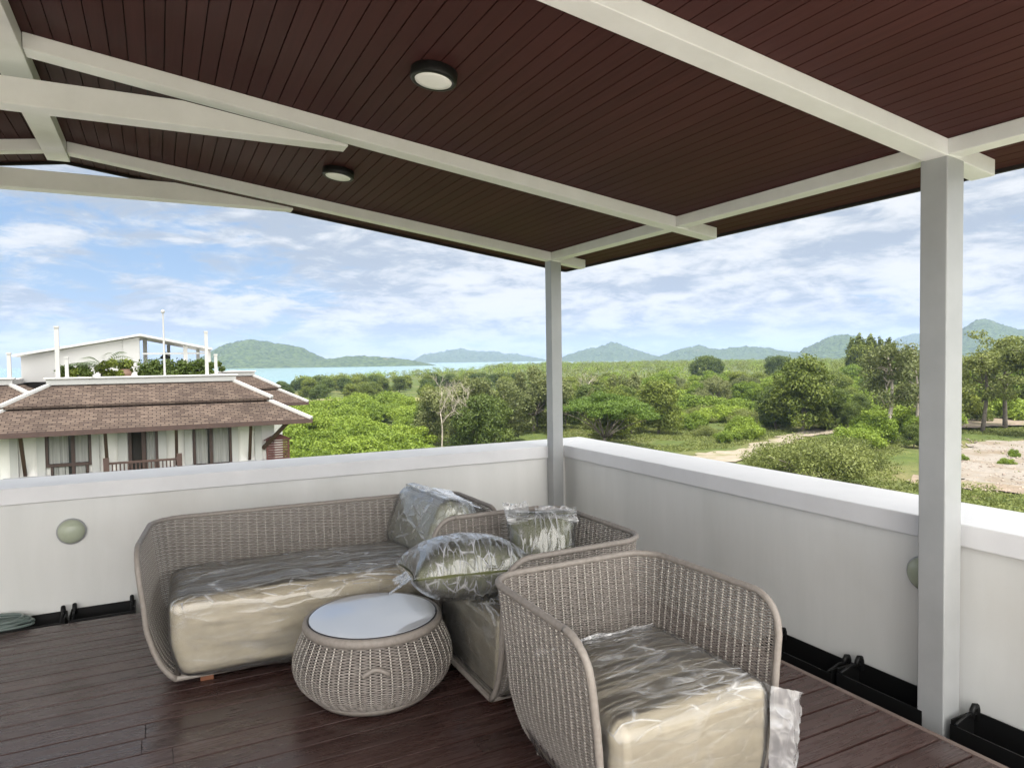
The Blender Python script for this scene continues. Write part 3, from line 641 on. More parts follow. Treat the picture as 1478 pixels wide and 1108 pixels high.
def coffee_table(loc):
    root = empty("coffee_table", loc); tag(root, "round woven basket coffee table with a pale glass top in front of the sofa", "table")
    prof = np.array([(.255,.030),(.300,.055),(.338,.095),(.358,.145),(.360,.180),(.352,.220),(.335,.265),(.315,.305),(.302,.335)])
    zf = lambda z: np.interp(z, zi, ri)
    zi = np.linspace(.03, .335, 120); ri = np.interp(zi, prof[:,1], prof[:,0])
    for _ in range(20): ri[1:-1] = (ri[:-2]+2*ri[1:-1]+ri[2:])/4
    ns = 50; pitch = .0054; rows = np.arange(.050, .330, pitch); th = np.linspace(0, 2*math.pi, ns*4+1)
    PP = np.zeros((len(rows), len(th), 3)); NN = np.zeros_like(PP)
    for j, z in enumerate(rows):
        r = zf(z)+.0042*np.cos(ns*th/1.0*.5*2/2+math.pi*j) if False else zf(z)+.0040*np.cos(ns*th/2+math.pi*j)
        PP[j] = np.stack([r*np.cos(th), r*np.sin(th), np.full_like(th, z)], 1); NN[j] = np.stack([np.cos(th), np.sin(th), 0*th], 1)
    V1, F1 = cords_mesh((PP, NN), pitch*.52, 4, .7)
    tk = np.arange(ns)*2*math.pi/ns; zz = np.linspace(.03, .335, 22)
    SP = np.stack([np.stack([zf(zz)*math.cos(t), zf(zz)*math.sin(t), zz], 1) for t in tk]); SN = np.stack([np.tile([math.cos(t), math.sin(t), 0], (len(zz),1)) for t in tk])
    V2, F2 = cords_mesh((SP, SN), .0036, 6)
    me = np_mesh("woven_body", np.vstack([V1, V2]), [F1, F2+len(V1)], np.concatenate([np.zeros(len(F1)), np.ones(len(F2))])); link_mesh("woven_body", me, [CORD, STAKE], root, True)
    m = MB(); m.lathe([(.24,.010),(.262,.012),(.275,.024),(.290,.042),(.283,.050),(.24,.04)], 64); m.build("bottom_band", RIM, root, True)
    m = MB(); m.lathe([(.300,.318),(.311,.322),(.317,.336),(.313,.352),(.304,.3595),(.296,.360),(.292,.352),(.292,.33)], 72); m.build("rim", RIM, root, True)
    m = MB(); m.lathe([(.2925,.352),(.2915,.3600),(.2885,.3612),(.2875,.352)], 72); m.build("gasket", DARKRING, root, True)
    m = MB(); m.lathe([(.287,.350),(.287,.3605),(.285,.3618),(0,.3618)], 72); m.build("glass_top", GLASSTOP, root, False)
    m = MB(); m.lathe([(0,.06),(.25,.07),(.30,.15),(.29,.31),(0,.32)], 40); m.build("liner", surf("dark_inner_liner", (.03,.026,.024), rough=.9), root, True)
    d = CAM[:2]-np.array(loc[:2]); az = math.atan2(d[1], d[0])+R(1)
    pts = []
    for t in np.linspace(0, 1, 26):
        a = az+(t-.5)*.30; z = .225+.026*math.sin(math.pi*t); r = zf(z)+.012*math.sin(math.pi*t)**.5+.002; pts.append((r*math.cos(a), r*math.sin(a), z))
    m = MB(); m.tube(pts, .0105, 10); m.build("handle", RIM, root, True)
    return root
coffee_table((-2.205, -1.915, 0))

# ------------------------------------------------------------------ land, water, hills
def build_land():
    m, N, L = new_mat("land_cover"); out = N("ShaderNodeOutputMaterial"); p = N("ShaderNodeBsdfPrincipled"); L(p.outputs[0], out.inputs[0]); p.inputs["Roughness"].default_value = .9; p.inputs["Specular IOR Level"].default_value = .15
    tc = N("ShaderNodeTexCoord")
    def noise(s, d=6): 
        n = N("ShaderNodeTexNoise"); n.inputs["Scale"].default_value = s; n.inputs["Detail"].default_value = d; n.inputs["Roughness"].default_value = .65; L(tc.outputs["Object"], n.inputs[0]); return n.outputs[0]
    def mixc(f, lo, hi, a, b):
        mr = N("ShaderNodeMapRange"); L(f, mr.inputs[0]); mr.inputs[1].default_value = lo; mr.inputs[2].default_value = hi
        x = N("ShaderNodeMix"); x.data_type = 'RGBA'; L(mr.outputs[0], x.inputs[0])
        for s, v in ((6,a),(7,b)):
            if isinstance(v, tuple): x.inputs[s].default_value = (*v,1)
            else: L(v, x.inputs[s])
        return x.outputs[2]
    g = mixc(noise(.9), .38, .64, (.040,.066,.015), (.095,.125,.030))
    g = mixc(noise(.06, 5), .50, .66, g, (.170,.150,.070))
    g = mixc(noise(.13, 7), .60, .72, g, (.200,.150,.095))
    g = mixc(noise(5.0, 4), .35, .75, g, (.060,.075,.022))
    L(g, p.inputs["Base Color"])
    b = N("ShaderNodeBump"); b.inputs["Strength"].default_value = .8; b.inputs["Distance"].default_value = .25; L(noise(2.2, 7), b.inputs["Height"]); L(b.outputs[0], p.inputs["Normal"])
    # one sheet: fine near the house, coarse towards the horizon
    ax = np.concatenate([-np.geomspace(7000, 160, 26), np.linspace(-150, 190, 120), np.geomspace(200, 7000, 26)])
    X, Y = np.meshgrid(ax, ax, indexing='ij'); X = X.ravel(); Y = Y.ravel()
    d = np.hypot(X-CAM[0], Y-CAM[1]); q = np.stack([X*.06, Y*.06, X*0], 1)
    Z = GZ + np.clip((d-35)/40, 0, 1)*np.clip((330-d)/100, 0, 1)*((fnoise(q, 4)-.5)*1.1)
    n = len(ax); idx = np.arange(n*n).reshape(n, n)
    F = np.stack([idx[:-1,:-1], idx[1:,:-1], idx[1:,1:], idx[:-1,1:]], -1).reshape(-1, 4)
    o = link_mesh("ground", np_mesh("ground", np.stack([X, Y, Z], 1), F), m, None, True); tag(o, kind='structure')
    return lambda x, y: GZ + float((np.clip((np.hypot(x-CAM[0], y-CAM[1])-35)/40, 0, 1)*np.clip((330-np.hypot(x-CAM[0], y-CAM[1]))/100, 0, 1)*((fnoise(np.array([[x*.06, y*.06, 0]]), 4)-.5)*1.1))[0])
gz = build_land()
def sheet(name, outline, m, lift=.05, step=.8, jit=3.0, kind='structure'):
    """an irregular patch lying on the ground, outline in metres"""
    P = []; n = len(outline)
    for i in range(n):
        a, b = np.array(outline[i], float), np.array(outline[(i+1)%n], float); k = max(1, int(np.linalg.norm(b-a)/step))
        for t in range(k):
            p = a+(b-a)*t/k; P.append(p + (np.array([vnoise(np.array([[p[0]*.5, p[1]*.5, 3]]))[0]*.6+vnoise(np.array([[p[0]*1.7, p[1]*1.7, 3]]))[0]*.4, vnoise(np.array([[p[0]*.5, p[1]*.5, 9]]))[0]*.6+vnoise(np.array([[p[0]*1.7, p[1]*1.7, 9]]))[0]*.4])-.5)*jit)
    bm = bmesh.new(); vs = [bm.verts.new((p[0], p[1], 0)) for p in P]; f = bm.faces.new(vs)
    bmesh.ops.triangulate(bm, faces=[f])
    for _ in range(4): 
        es = [e for e in bm.edges if e.calc_length() > 5]
        if not es: break
        bmesh.ops.subdivide_edges(bm, edges=es, cuts=1, use_grid_fill=False); bmesh.ops.triangulate(bm, faces=bm.faces[:])
    for v in bm.verts: v.co.z = gz(v.co.x, v.co.y)+lift
    bmesh.ops.recalc_face_normals(bm, faces=bm.faces)
    me = bpy.data.meshes.new(name); bm.to_mesh(me); bm.free()
    return tag(link_mesh(name, me, m, None, True), kind=kind)
SAND = surf("pale_sandy_track", (.24,.205,.16), (.18,.155,.115), .8, .9, .6, 3, c3=(.12,.12,.05), s3=.45, t3=(.50,.66), bdist=.05)
GRAVEL = surf("pinkish_gravel", (.215,.192,.165), (.155,.14,.12), 1.6, .9, .7, 5, c3=(.14,.11,.075), s3=.22, t3=(.46,.66), bdist=.05)
EARTH = surf("bare_reddish_earth", (.20,.155,.115), (.14,.11,.08), .9, .95, .6, 4, c3=(.12,.12,.05), s3=.5, t3=(.5,.7), bdist=.08)
g2 = lambda px, d: tuple(ground(px, d)[:2])
sheet("sand_track", [g2(960,76), g2(1000,79), g2(1050,84), g2(1100,94), g2(1150,108), g2(1260,122), g2(1335,126), g2(1335,119), g2(1270,114), g2(1160,101), g2(1115,86), g2(1070,76), g2(1000,69)], SAND, .10)
sheet("gravel_yard", [g2(1330,80), g2(1380,92), g2(1400,99), g2(1440,104), g2(1560,112), g2(1640,95), g2(1560,72), g2(1478,70), g2(1400,71)], GRAVEL, .12)
sheet("sand_bank", [g2(1340,112), g2(1400,116), g2(1480,126), g2(1600,136), g2(1600,148), g2(1480,142), g2(1390,134), g2(1330,126)], EARTH, .5)
sheet("bare_earth_strip", [g2(1330,66), g2(1400,67), g2(1500,66), g2(1600,64), g2(1600,68), g2(1480,70), g2(1400,71), g2(1330,72)], EARTH, .14)
STRAW = surf("dry_grass_field", (.30,.26,.13), (.20,.20,.08), .3, .95, .4, 2, bdist=.1)
sheet("dry_field", [g2(430,176), g2(520,182), g2(600,186), g2(612,204), g2(560,214), g2(470,210), g2(420,200)], STRAW, .35, 5)
def build_sea():
    m, N, L = new_mat("sea_water"); out = N("ShaderNodeOutputMaterial"); p = N("ShaderNodeBsdfPrincipled"); L(p.outputs[0], out.inputs[0])
    p.inputs["Base Color"].default_value = (.14,.235,.235,1); p.inputs["Roughness"].default_value = .22
    tc = N("ShaderNodeTexCoord"); n = N("ShaderNodeTexNoise"); n.inputs["Scale"].default_value = .35; n.inputs["Detail"].default_value = 4; L(tc.outputs["Object"], n.inputs[0])
    b = N("ShaderNodeBump"); b.inputs["Strength"].default_value = .35; b.inputs["Distance"].default_value = .4; L(n.outputs[0], b.inputs["Height"]); L(b.outputs[0], p.inputs["Normal"])
    pts = [(-6900, 40), (g2(-200,300)), g2(300,315), g2(420,330), g2(480,380), g2(560,470), g2(620,640), g2(700,900), g2(800,1300), g2(900,2400), g2(1000,4200), (4500,6900), (-6900,6900)]
    mb = MB(); n = len(pts); mb.add([(x, y, GZ+.25) for x, y in pts], [tuple(range(n))]); o = mb.build("sea", m); tag(o, kind='structure')
build_sea()
HILL = surf("forested_hillside", (.012,.032,.010), (.055,.088,.026), .10, .95, 1.0, .11, detail=6, lo=.40, hi=.60, c3=(.20,.17,.11), s3=.012, t3=(.70,.76), bdist=9)
def hill(prof, D, depth, seed, canopy=4.0, name="hill"):
    """a forested hill: crest profile as (photo column, photo row) seen at distance D, given real relief and depth"""
    prof = np.array(prof, float); cols = np.linspace(prof[0,0], prof[-1,0], 190); rowsy = np.interp(cols, prof[:,0], prof[:,1])
    k = np.ones(7)/7; rowsy = np.convolve(np.pad(rowsy, 3, mode='edge'), k, 'valid')
    nd = 44; V = np.zeros((len(cols), nd, 3))
    for i, (cx, cy) in enumerate(zip(cols, rowsy)):
        d = ray(cx, cy); h = CAM[2] + d[2]/np.hypot(d[0], d[1])*D; b = d[:2]/np.hypot(d[0], d[1])
        for j in range(nd):
            t = j/(nd-1); rr = D + (t-.45)*depth
            s = math.sin(min(1, t/.45)*math.pi/2)**1.15 if t < .45 else math.cos((t-.45)/.55*math.pi/2)
            V[i, j] = (CAM[0]+b[0]*rr, CAM[1]+b[1]*rr, GZ-1 + (h-GZ+1)*s)
    P = V.reshape(-1, 3); env = np.clip((P[:,2]-GZ)/25, 0, 1); w = D/2000
    P[:, 2] += env*((fnoise(P/(110*w)+seed, 5)-.5)*46*w*.6 + (fnoise(P/(11*w)+seed, 3)-.5)*canopy*w*3.4)
    idx = np.arange(len(P)).reshape(len(cols), nd); F = np.stack([idx[:-1,:-1], idx[1:,:-1], idx[1:,1:], idx[:-1,1:]], -1).reshape(-1, 4)
    tag(link_mesh(name, np_mesh(name, P, F), HILL, None, True), kind='structure')
hill([(270,525),(300,514),(318,502),(340,494),(362,491),(385,495),(410,497),(432,501),(452,510),(470,518),(486,524)], 1900, 700, 1)
hill([(440,526),(470,519),(500,515),(530,514),(560,516),(585,519),(610,523),(630,527)], 1700, 300, 4, 3)
hill([(595,522),(610,516),(640,509),(664,504),(676,507),(690,508),(710,507),(735,511),(758,516),(790,520)], 4300, 1200, 7)
hill([(805,519),(830,510),(850,504),(866,502),(884,494),(900,499),(922,505),(945,512),(970,519)], 3200, 900, 9)
hill([(940,518),(965,511),(985,504),(1010,499),(1040,505),(1075,500),(1100,502),(1140,508),(1175,512)], 2900, 800, 12)
hill([(1150,512),(1172,499),(1190,489),(1212,483),(1236,486),(1252,494),(1275,502),(1310,512)], 2300, 700, 15)
hill([(1270,506),(1295,488),(1315,482),(1340,484),(1375,496),(1400,510)], 5200, 1200, 18)
hill([(1340,508),(1370,490),(1395,471),(1412,463),(1430,464),(1450,472),(1478,478),(1540,484),(1620,500),(1680,510)], 2600, 900, 21)

# ------------------------------------------------------------------ trees
BARK = surf("grey_bark", (.085,.070,.055), (.15,.13,.105), 4, .9, .4, 12)
PALEBARK = surf("pale_bark", (.40,.36,.30), (.30,.26,.21), 3, .85, .3, 10)
L_MID = leafmat("mid_green_leaves", (.066,.096,.014), (.195,.230,.036))
L_BRIGHT = leafmat("bright_yellow_green_leaves", (.092,.150,.014), (.230,.305,.036))
L_GREY = leafmat("grey_green_leaves", (.078,.098,.030), (.195,.215,.078))
L_DARK = leafmat("dark_green_leaves", (.042,.070,.013), (.120,.160,.030))
L_UMB = leafmat("umbrella_tree_leaves", (.062,.110,.014), (.150,.225,.034))
L_OLIVE = leafmat("olive_leaves", (.080,.104,.022), (.195,.222,.060))
def leaves(C, Rr, n, size, rs, flat=1.0, shell=.55, up=.4):
    """n leaf sprays spread through ellipsoid clumps C with radii Rr"""
    w = (Rr[:,0]*Rr[:,1]*Rr[:,2])**(2/3); k = rs.choice(len(C), n, p=w/w.sum())
    d = rs.normal(size=(n,3)); d /= np.linalg.norm(d, axis=1)[:,None]; r = shell+(1-shell)*rs.random(n)**.6; r *= np.where(rs.random(n) < .22, rs.uniform(1.05, 1.5, n), 1)
    P = C[k]+d*Rr[k]*r[:,None]
    nrm = d*.7+rs.normal(size=(n,3))*.7+[0,0,up]; nrm /= np.linalg.norm(nrm, axis=1)[:,None]
    a = np.cross(nrm, rs.normal(size=(n,3))); a /= np.linalg.norm(a, axis=1)[:,None]; b = np.cross(nrm, a)
    s = size*(.55+.9*rs.random(n))[:,None]
    q = np.stack([P-a*s*.5, P+b*s*.30-nrm*s*.06, P+a*s*.55, P-b*s*.30-nrm*s*.06], 1)
    return q.reshape(-1,3), np.arange(n*4).reshape(n,4)
def limb(p, q, rs, sag=.12):
    p, q = np.array(p, float), np.array(q, float); t = np.linspace(0, 1, 7)[:,None]; L = np.linalg.norm(q-p)
    o = rs.normal(size=3)*L*sag
    return p+(q-p)*t+o*np.sin(t*math.pi)+np.array([0,0,L*.06])*np.sin(t*math.pi)
def proto(name, kind, seed, h):
    rs = np.random.default_rng(seed); root = empty(name, (0,0,0)); tm = MB()
    bark, leaf = BARK, L_MID
    if kind in ('broad', 'dark', 'bright'):
        w = h*.46; nC = 32; C = []; 
        for _ in range(nC):
            th = rs.random()*2*math.pi; u = rs.random(); ph = u**.8
            C.append((w*.80*math.sqrt(1-ph**2*.85)*math.cos(th)*rs.uniform(.45,1), w*.80*math.sqrt(1-ph**2*.85)*math.sin(th)*rs.uniform(.45,1), h*(.13+.74*ph)))
        C = np.array(C); Rr = np.stack([rs.uniform(.12,.21,nC)*h, rs.uniform(.12,.21,nC)*h, rs.uniform(.085,.14,nC)*h], 1)
        leaf = {'broad': L_MID, 'dark': L_DARK, 'bright': L_BRIGHT}[kind]; n, size = 15000, .26
        base = (0,0,-.4); fork = np.array([rs.normal()*.1, rs.normal()*.1, h*.30]); tr = h*.022
        tm.tube(limb(base, fork, rs, .03), np.linspace(tr*1.25, tr*.8, 7), 8)
        for i in range(7): tm.tube(limb(fork, C[i], rs), np.linspace(tr*.6, tr*.14, 7), 6)
    elif kind == 'feather':
        w = h*.50; C = []; nC = 64
        for _ in range(nC):
            th = rs.random()*2*math.pi; r = w*math.sqrt(rs.random())*.9; zt = h*(.93-.42*(r/w)**2)
            C.append((r*math.cos(th), r*math.sin(th), zt-rs.random()**1.2*h*.62))
        C = np.array(C); Rr = np.stack([rs.uniform(.05,.10,nC)*h, rs.uniform(.05,.10,nC)*h, rs.uniform(.07,.13,nC)*h], 1); leaf = L_GREY; n, size = 17000, .25
        tr = h*.018; fork = np.array([0,0,h*.22]); tm.tube(limb((0,0,-.4), fork, rs, .03), np.linspace(tr*1.3, tr, 7), 8)
        for i in range(12): tm.tube(limb(fork, C[i], rs), np.linspace(tr*.55, tr*.10, 7), 6)
    elif kind == 'umbrella':
        w = h*.95; C = []; nC = 64
        for _ in range(nC):
            th = rs.random()*2*math.pi; r = w*math.sqrt(rs.random()); C.append((r*math.cos(th), r*math.sin(th), h*(.90-.26*(r/w)**2+.07*rs.normal())))
        C = np.array(C); Rr = np.stack([rs.uniform(.13,.21,nC)*h, rs.uniform(.13,.21,nC)*h, rs.uniform(.05,.085,nC)*h], 1); leaf = L_UMB; n, size = 26000, .22
        tr = h*.028; fork = np.array([.1,0,h*.16]); tm.tube(limb((0,0,-.4), fork, rs, .02), np.linspace(tr*1.3, tr, 7), 8)
        for i in range(13): tm.tube(limb(fork, C[i]-[0,0,.05*h], rs, .06), np.linspace(tr*.6, tr*.12, 7), 6)
    elif kind in ('tall', 'sparse'):
        C = []; bark = PALEBARK if kind == 'tall' else BARK; leaf = L_GREY if kind == 'tall' else L_OLIVE; tr = h*.017
        top = np.array([rs.normal()*.3, rs.normal()*.3, h*.82]); tk = limb((0,0,-.4), top, rs, .03); tm.tube(tk, np.linspace(tr*1.4, tr*.35, 7), 9)
        for i in range(15):
            u = rs.uniform(.42, 1); s = tk[0]+(tk[-1]-tk[0])*u; th = i*2.4+rs.normal()*.4; r = h*.25*(1.15-.55*u)*rs.uniform(.6,1.15); e = s+np.array([r*math.cos(th), r*math.sin(th), h*rs.uniform(.05,.17)])
            tm.tube(limb(s, e, rs, .10), np.linspace(tr*.5, tr*.12, 7), 6); C.append(e); C.append(s+(e-s)*.62+rs.normal(size=3)*.03*h)
            if i % 2: C.append(e+rs.normal(size=3)*h*.06)
        C.append(top+[0,0,h*.08]); C = np.array(C); nC = len(C); k = .088 if kind == 'tall' else .076
        Rr = np.stack([rs.uniform(.7,1.25,nC)*h*k, rs.uniform(.7,1.25,nC)*h*k, rs.uniform(.55,.95,nC)*h*k], 1); n, size = (6500, .30) if kind == 'tall' else (5200, .30)
    elif kind == 'cone':
        nC = 22; z = np.linspace(.12, 1, nC); C = np.stack([rs.normal(size=nC)*.02*h, rs.normal(size=nC)*.02*h, z*h], 1); rad = h*.17*(1.08-z)**.7
        Rr = np.stack([rad*rs.uniform(.8,1.2,nC), rad*rs.uniform(.8,1.2,nC), np.full(nC, h*.06)], 1); leaf = L_MID; n, size = 5200, .42
        tm.tube(limb((0,0,-.4), (0,0,h*.9), rs, .01), np.linspace(h*.014, h*.004, 7), 7)
    else:  # shrubs
        nC = 22; C = []; w = h*.95
        for _ in range(nC):
            th = rs.random()*2*math.pi; r = w*math.sqrt(rs.random())*.85; C.append((r*math.cos(th), r*math.sin(th), h*(.22+.52*rs.random()*(1-.5*(r/w)**2))))
        C = np.array(C); Rr = np.stack([rs.uniform(.20,.34,nC)*h, rs.uniform(.20,.34,nC)*h, rs.uniform(.16,.26,nC)*h], 1)
        leaf = {'shrub': L_BRIGHT, 'olive': L_OLIVE}[kind]; n, size = (9500, .21) if kind == 'shrub' else (14000, .17)
        tr = .06; 
        for i in range(7): tm.tube(limb((rs.normal()*.15, rs.normal()*.15, -.3), C[i], rs), np.linspace(tr, tr*.25, 7), 6)
    tm.build("trunk", bark, root, True)
    V, F = leaves(C, Rr, n, size, rs); link_mesh("crown", np_mesh("crown", V, F), leaf, root)
    return root
used = set()
def plant(p, pos, s, rz, label, cat, group=None, sz=None):
    o = p if p.name not in used else copy_tree(p); used.add(o.name)
    x, y = pos[:2]; o.location = (x, y, gz(x, y)); o.scale = (s, s, sz or s); o.rotation_euler = (0, 0, rz)
    for k in ('label', 'category', 'group'):
        if k in o: del o[k]
    tag(o, label, cat, group); return o
PR = {}
def pr(kind, v, h):
    if (kind, v) not in PR: PR[(kind, v)] = proto({'shrub': 'leafy_bush', 'olive': 'olive_bush', 'umbrella': 'umbrella_tree', 'cone': 'casuarina_tree'}.get(kind, 'broadleaf_tree' if kind != 'feather' else 'feathery_tree'), kind, hash_(kind)+v*17, h)
    return PR[(kind, v)]
def hash_(s): return sum(ord(c)*(i+3) for i, c in enumerate(s))
BH = {'broad': 7.5, 'dark': 7.5, 'bright': 7.0, 'feather': 9.5, 'umbrella': 6.4, 'tall': 13.0, 'sparse': 12.5, 'cone': 12.0, 'shrub': 3.0, 'olive': 4.6}
def put(kind, v, px, d, h, label, cat, group=None, wid=1.0):
    s = h/BH[kind]; return plant(pr(kind, v, BH[kind]), ground(px, d), s*wid, random.random()*6.28, label, cat, group, s)
# the trees that stand out
put('feather', 0, 655, 94, 9.0, "grey green feathery tree just left of the corner post, the lowest of three", "tree", None, 1.3)
put('feather', 1, 712, 90, 9.2, "wide grey green feathery tree in the middle left of the corner post", "tree", None, 1.3)
put('feather', 0, 768, 104, 10.0, "grey green feathery tree partly behind the corner post", "tree", None, 1.25)
put('umbrella', 0, 872, 86, 6.4, "low flat topped umbrella tree with dark limbs right of the corner post", "tree", None, 1.0)
put('dark', 0, 1120, 112, 7.0, "dense dark green tree left of the tallest round tree beside the track", "tree")
put('broad', 1, 1158, 108, 11.2, "tallest full round green tree beside the sandy track", "tree", None, .90)
put('dark', 1, 1200, 112, 6.6, "dense dark green tree right of the tallest round tree", "tree")
put('olive', 0, 1168, 63, 5.2, "olive green spreading bush in front of the track, closest to the parapet", "bush", None, .98)
put('olive', 1, 1120, 69, 3.2, "small olive green bush at the near edge of the sandy track", "bush")
put('olive', 1, 1225, 74, 3.6, "olive green bush left of the pale trunk", "bush")
put('tall', 0, 1279, 97, 12.8, "tall open tree with a pale trunk left of the big post", "tree", None, 1.0)
put('tall', 1, 1322, 106, 12.0, "tall open tree partly hidden by the left side of the big post", "tree")
put('sparse', 0, 1418, 116, 12.6, "tall sparse olive tree just right of the big post on the sand bank", "tree")
put('sparse', 1, 1452, 122, 13.4, "tall sparse olive tree second from the right edge", "tree", None, 1.1)
put('sparse', 0, 1490, 112, 13.6, "tall sparse olive tree cut by the right edge of the picture", "tree", None, 1.1)
put('broad', 0, 1370, 128, 10, "green tree behind the big post", "tree")
put('broad', 2, 950, 104, 8.2, "green tree standing behind the right flank of the umbrella tree", "tree")
put('feather', 1, 905, 118, 9.4, "grey green feathery tree rising behind the umbrella tree", "tree")
for i, (px, d, h) in enumerate([(1230,262,16.2),(1238,255,17.2),(1246,268,16.4),(1254,258,17.0),(1262,264,16.6),(1271,270,16.4),(1280,262,16.0),(1289,266,14.8)]):
    put('cone', i % 2, px, d, h, "tall upright casuarina in the clump on the skyline left of the big post", "tree", "casuarina clump on the skyline", 1.15)
for i, (px, d, h) in enumerate([(1012,300,12.2),(1020,304,12.0),(1030,298,10.8),(1118,300,11.6),(1130,306,11.8)]):
    put('dark', i % 2, px, d, h, "dark tree standing above the wood on the skyline", "tree", "dark trees above the wood")
def bare_tree(px, d, h, seed, label):
    rs = np.random.default_rng(seed); p = ground(px, d); root = empty("bare_tree", (p[0], p[1], gz(p[0], p[1]))); tag(root, label, "tree", "bare white trees")
    t = MB(); b = MB(); tip = np.array([rs.normal()*.6, rs.normal()*.6, h*.55]); tk = limb((0,0,-.3), tip, rs, .05); t.tube(tk, np.linspace(.10, .06, 7), 7)
    def grow(p, d, L, r, n):
        q = p+d*L; b.tube(limb(p, q, rs, .08), np.linspace(r, r*.5, 7), 5)
        if n:
            for _ in range(3): nd = d+rs.normal(size=3)*.55+[0,0,.18]; nd /= np.linalg.norm(nd); grow(p+d*L*rs.uniform(.55,1), nd, L*rs.uniform(.55,.8), r*.55, n-1)
    for _ in range(4): dd = np.array([rs.normal()*.7, rs.normal()*.7, .9]); grow(tip if _ < 2 else tk[4], dd/np.linalg.norm(dd), h*.25, .05, 3)
    t.build("trunk", PALEBARK, root, True); b.build("branches", PALEBARK, root)
bare_tree(634, 80, 9.0, 1, "bare white branching tree rising through the bushes left of the feathery trees")
bare_tree(672, 82, 8.0, 4, "bare white branching tree in front of the lowest feathery tree")
bare_tree(845, 140, 8.5, 6, "small bare white tree in the wood just right of the corner post")
# bushes and woods, each plant of its own
rs = np.random.default_rng(21); placed = []
def free(x, y, r):
    for a, b, c in placed:
        if (a-x)**2+(b-y)**2 < (r+c)**2: return False
    placed.append((x, y, r)); return True
def zone(n, pxr, dr, kinds, hr, label, cat, group, rad, wid=1.0, tries=60):
    k = 0
    for _ in range(n*tries):
        if k >= n: break
        px = rs.uniform(*pxr); d = math.sqrt(rs.uniform(dr[0]**2, dr[1]**2)); x, y = ground(px, d)[:2]
        if not free(x, y, rad): continue
        kd, v = kinds[rs.integers(len(kinds))]; put(kd, v, px, d, rs.uniform(*hr), label, cat, group, wid*rs.uniform(.85,1.2)); k += 1
zone(64, (330,612), (70,168), [('shrub',0),('shrub',1),('shrub',2)], (2.6,4.6), "bright yellow green bush in the thicket between the brown roof and the feathery trees", "bush", "bushes of the bright thicket", 2.1, 1.1)
zone(30, (590,960), (80,150), [('dark',0),('broad',1),('feather',0)], (5.0,7.5), "lower tree filling the gaps behind the parapet around the corner post", "tree", "low trees around the corner post", 2.0)
zone(24, (965,1125), (92,150), [('shrub',0),('shrub',1),('olive',1)], (1.4,3.2), "small bush scattered over the light green meadow before the wood", "bush", "bushes on the meadow", 2.0)
zone(20, (1205,1345), (90,150), [('shrub',2),('shrub',1),('dark',1),('broad',0)], (2.2,4.6), "bush growing around the foot of the tall open trees", "bush", "bushes at the foot of the tall trees", 2.0)
zone(14, (1380,1620), (128,190), [('shrub',0),('shrub',1),('broad',2)], (2.4,5.5), "bush behind the sand bank at the right edge", "bush", "bushes behind the sand bank", 2.4)
zone(92, (800,1230), (122,225), [('broad',0),('broad',1),('broad',2),('bright',0),('bright',1),('bright',0),('feather',0)], (4.2,7.4), "rounded green tree in the front of the wood right of the corner post", "tree", "trees in the front of the wood", 2.6, 1.15)
zone(70, (820,1340), (112,205), [('shrub',0),('shrub',1),('shrub',2),('olive',0)], (2.4,4.4), "yellow green bush filling the gaps of the wood beyond the meadow", "bush", "bushes between the trees of the wood", 1.7, 1.2)
zone(40, (1200,1640), (155,260), [('broad',0),('broad',1),('bright',0),('sparse',0),('sparse',1),('tall',1)], (7.0,10.5), "tree in the wood behind the tall open trees and the sand bank", "tree", "trees behind the sand bank", 3.2, 1.1)
zone(62, (440,810), (205,300), [('dark',0),('dark',1),('broad',0),('broad',1)], (4.8,6.6), "dark rounded tree in the belt between the dry field and the sea", "tree", "trees in front of the sea", 2.9, 1.25)
zone(16, (330,470), (190,300), [('dark',0),('dark',1)], (4.0,5.6), "dark tree showing between the brown roof corner and the sea", "tree", "trees beside the roof corner", 3.2, 1.1)
zone(9, (1385,1600), (76,104), [('shrub',1),('olive',1)], (.5,1.1), "tiny weed bush on the pinkish gravel at the right", "bush", "weeds on the gravel", 1.2, .9)
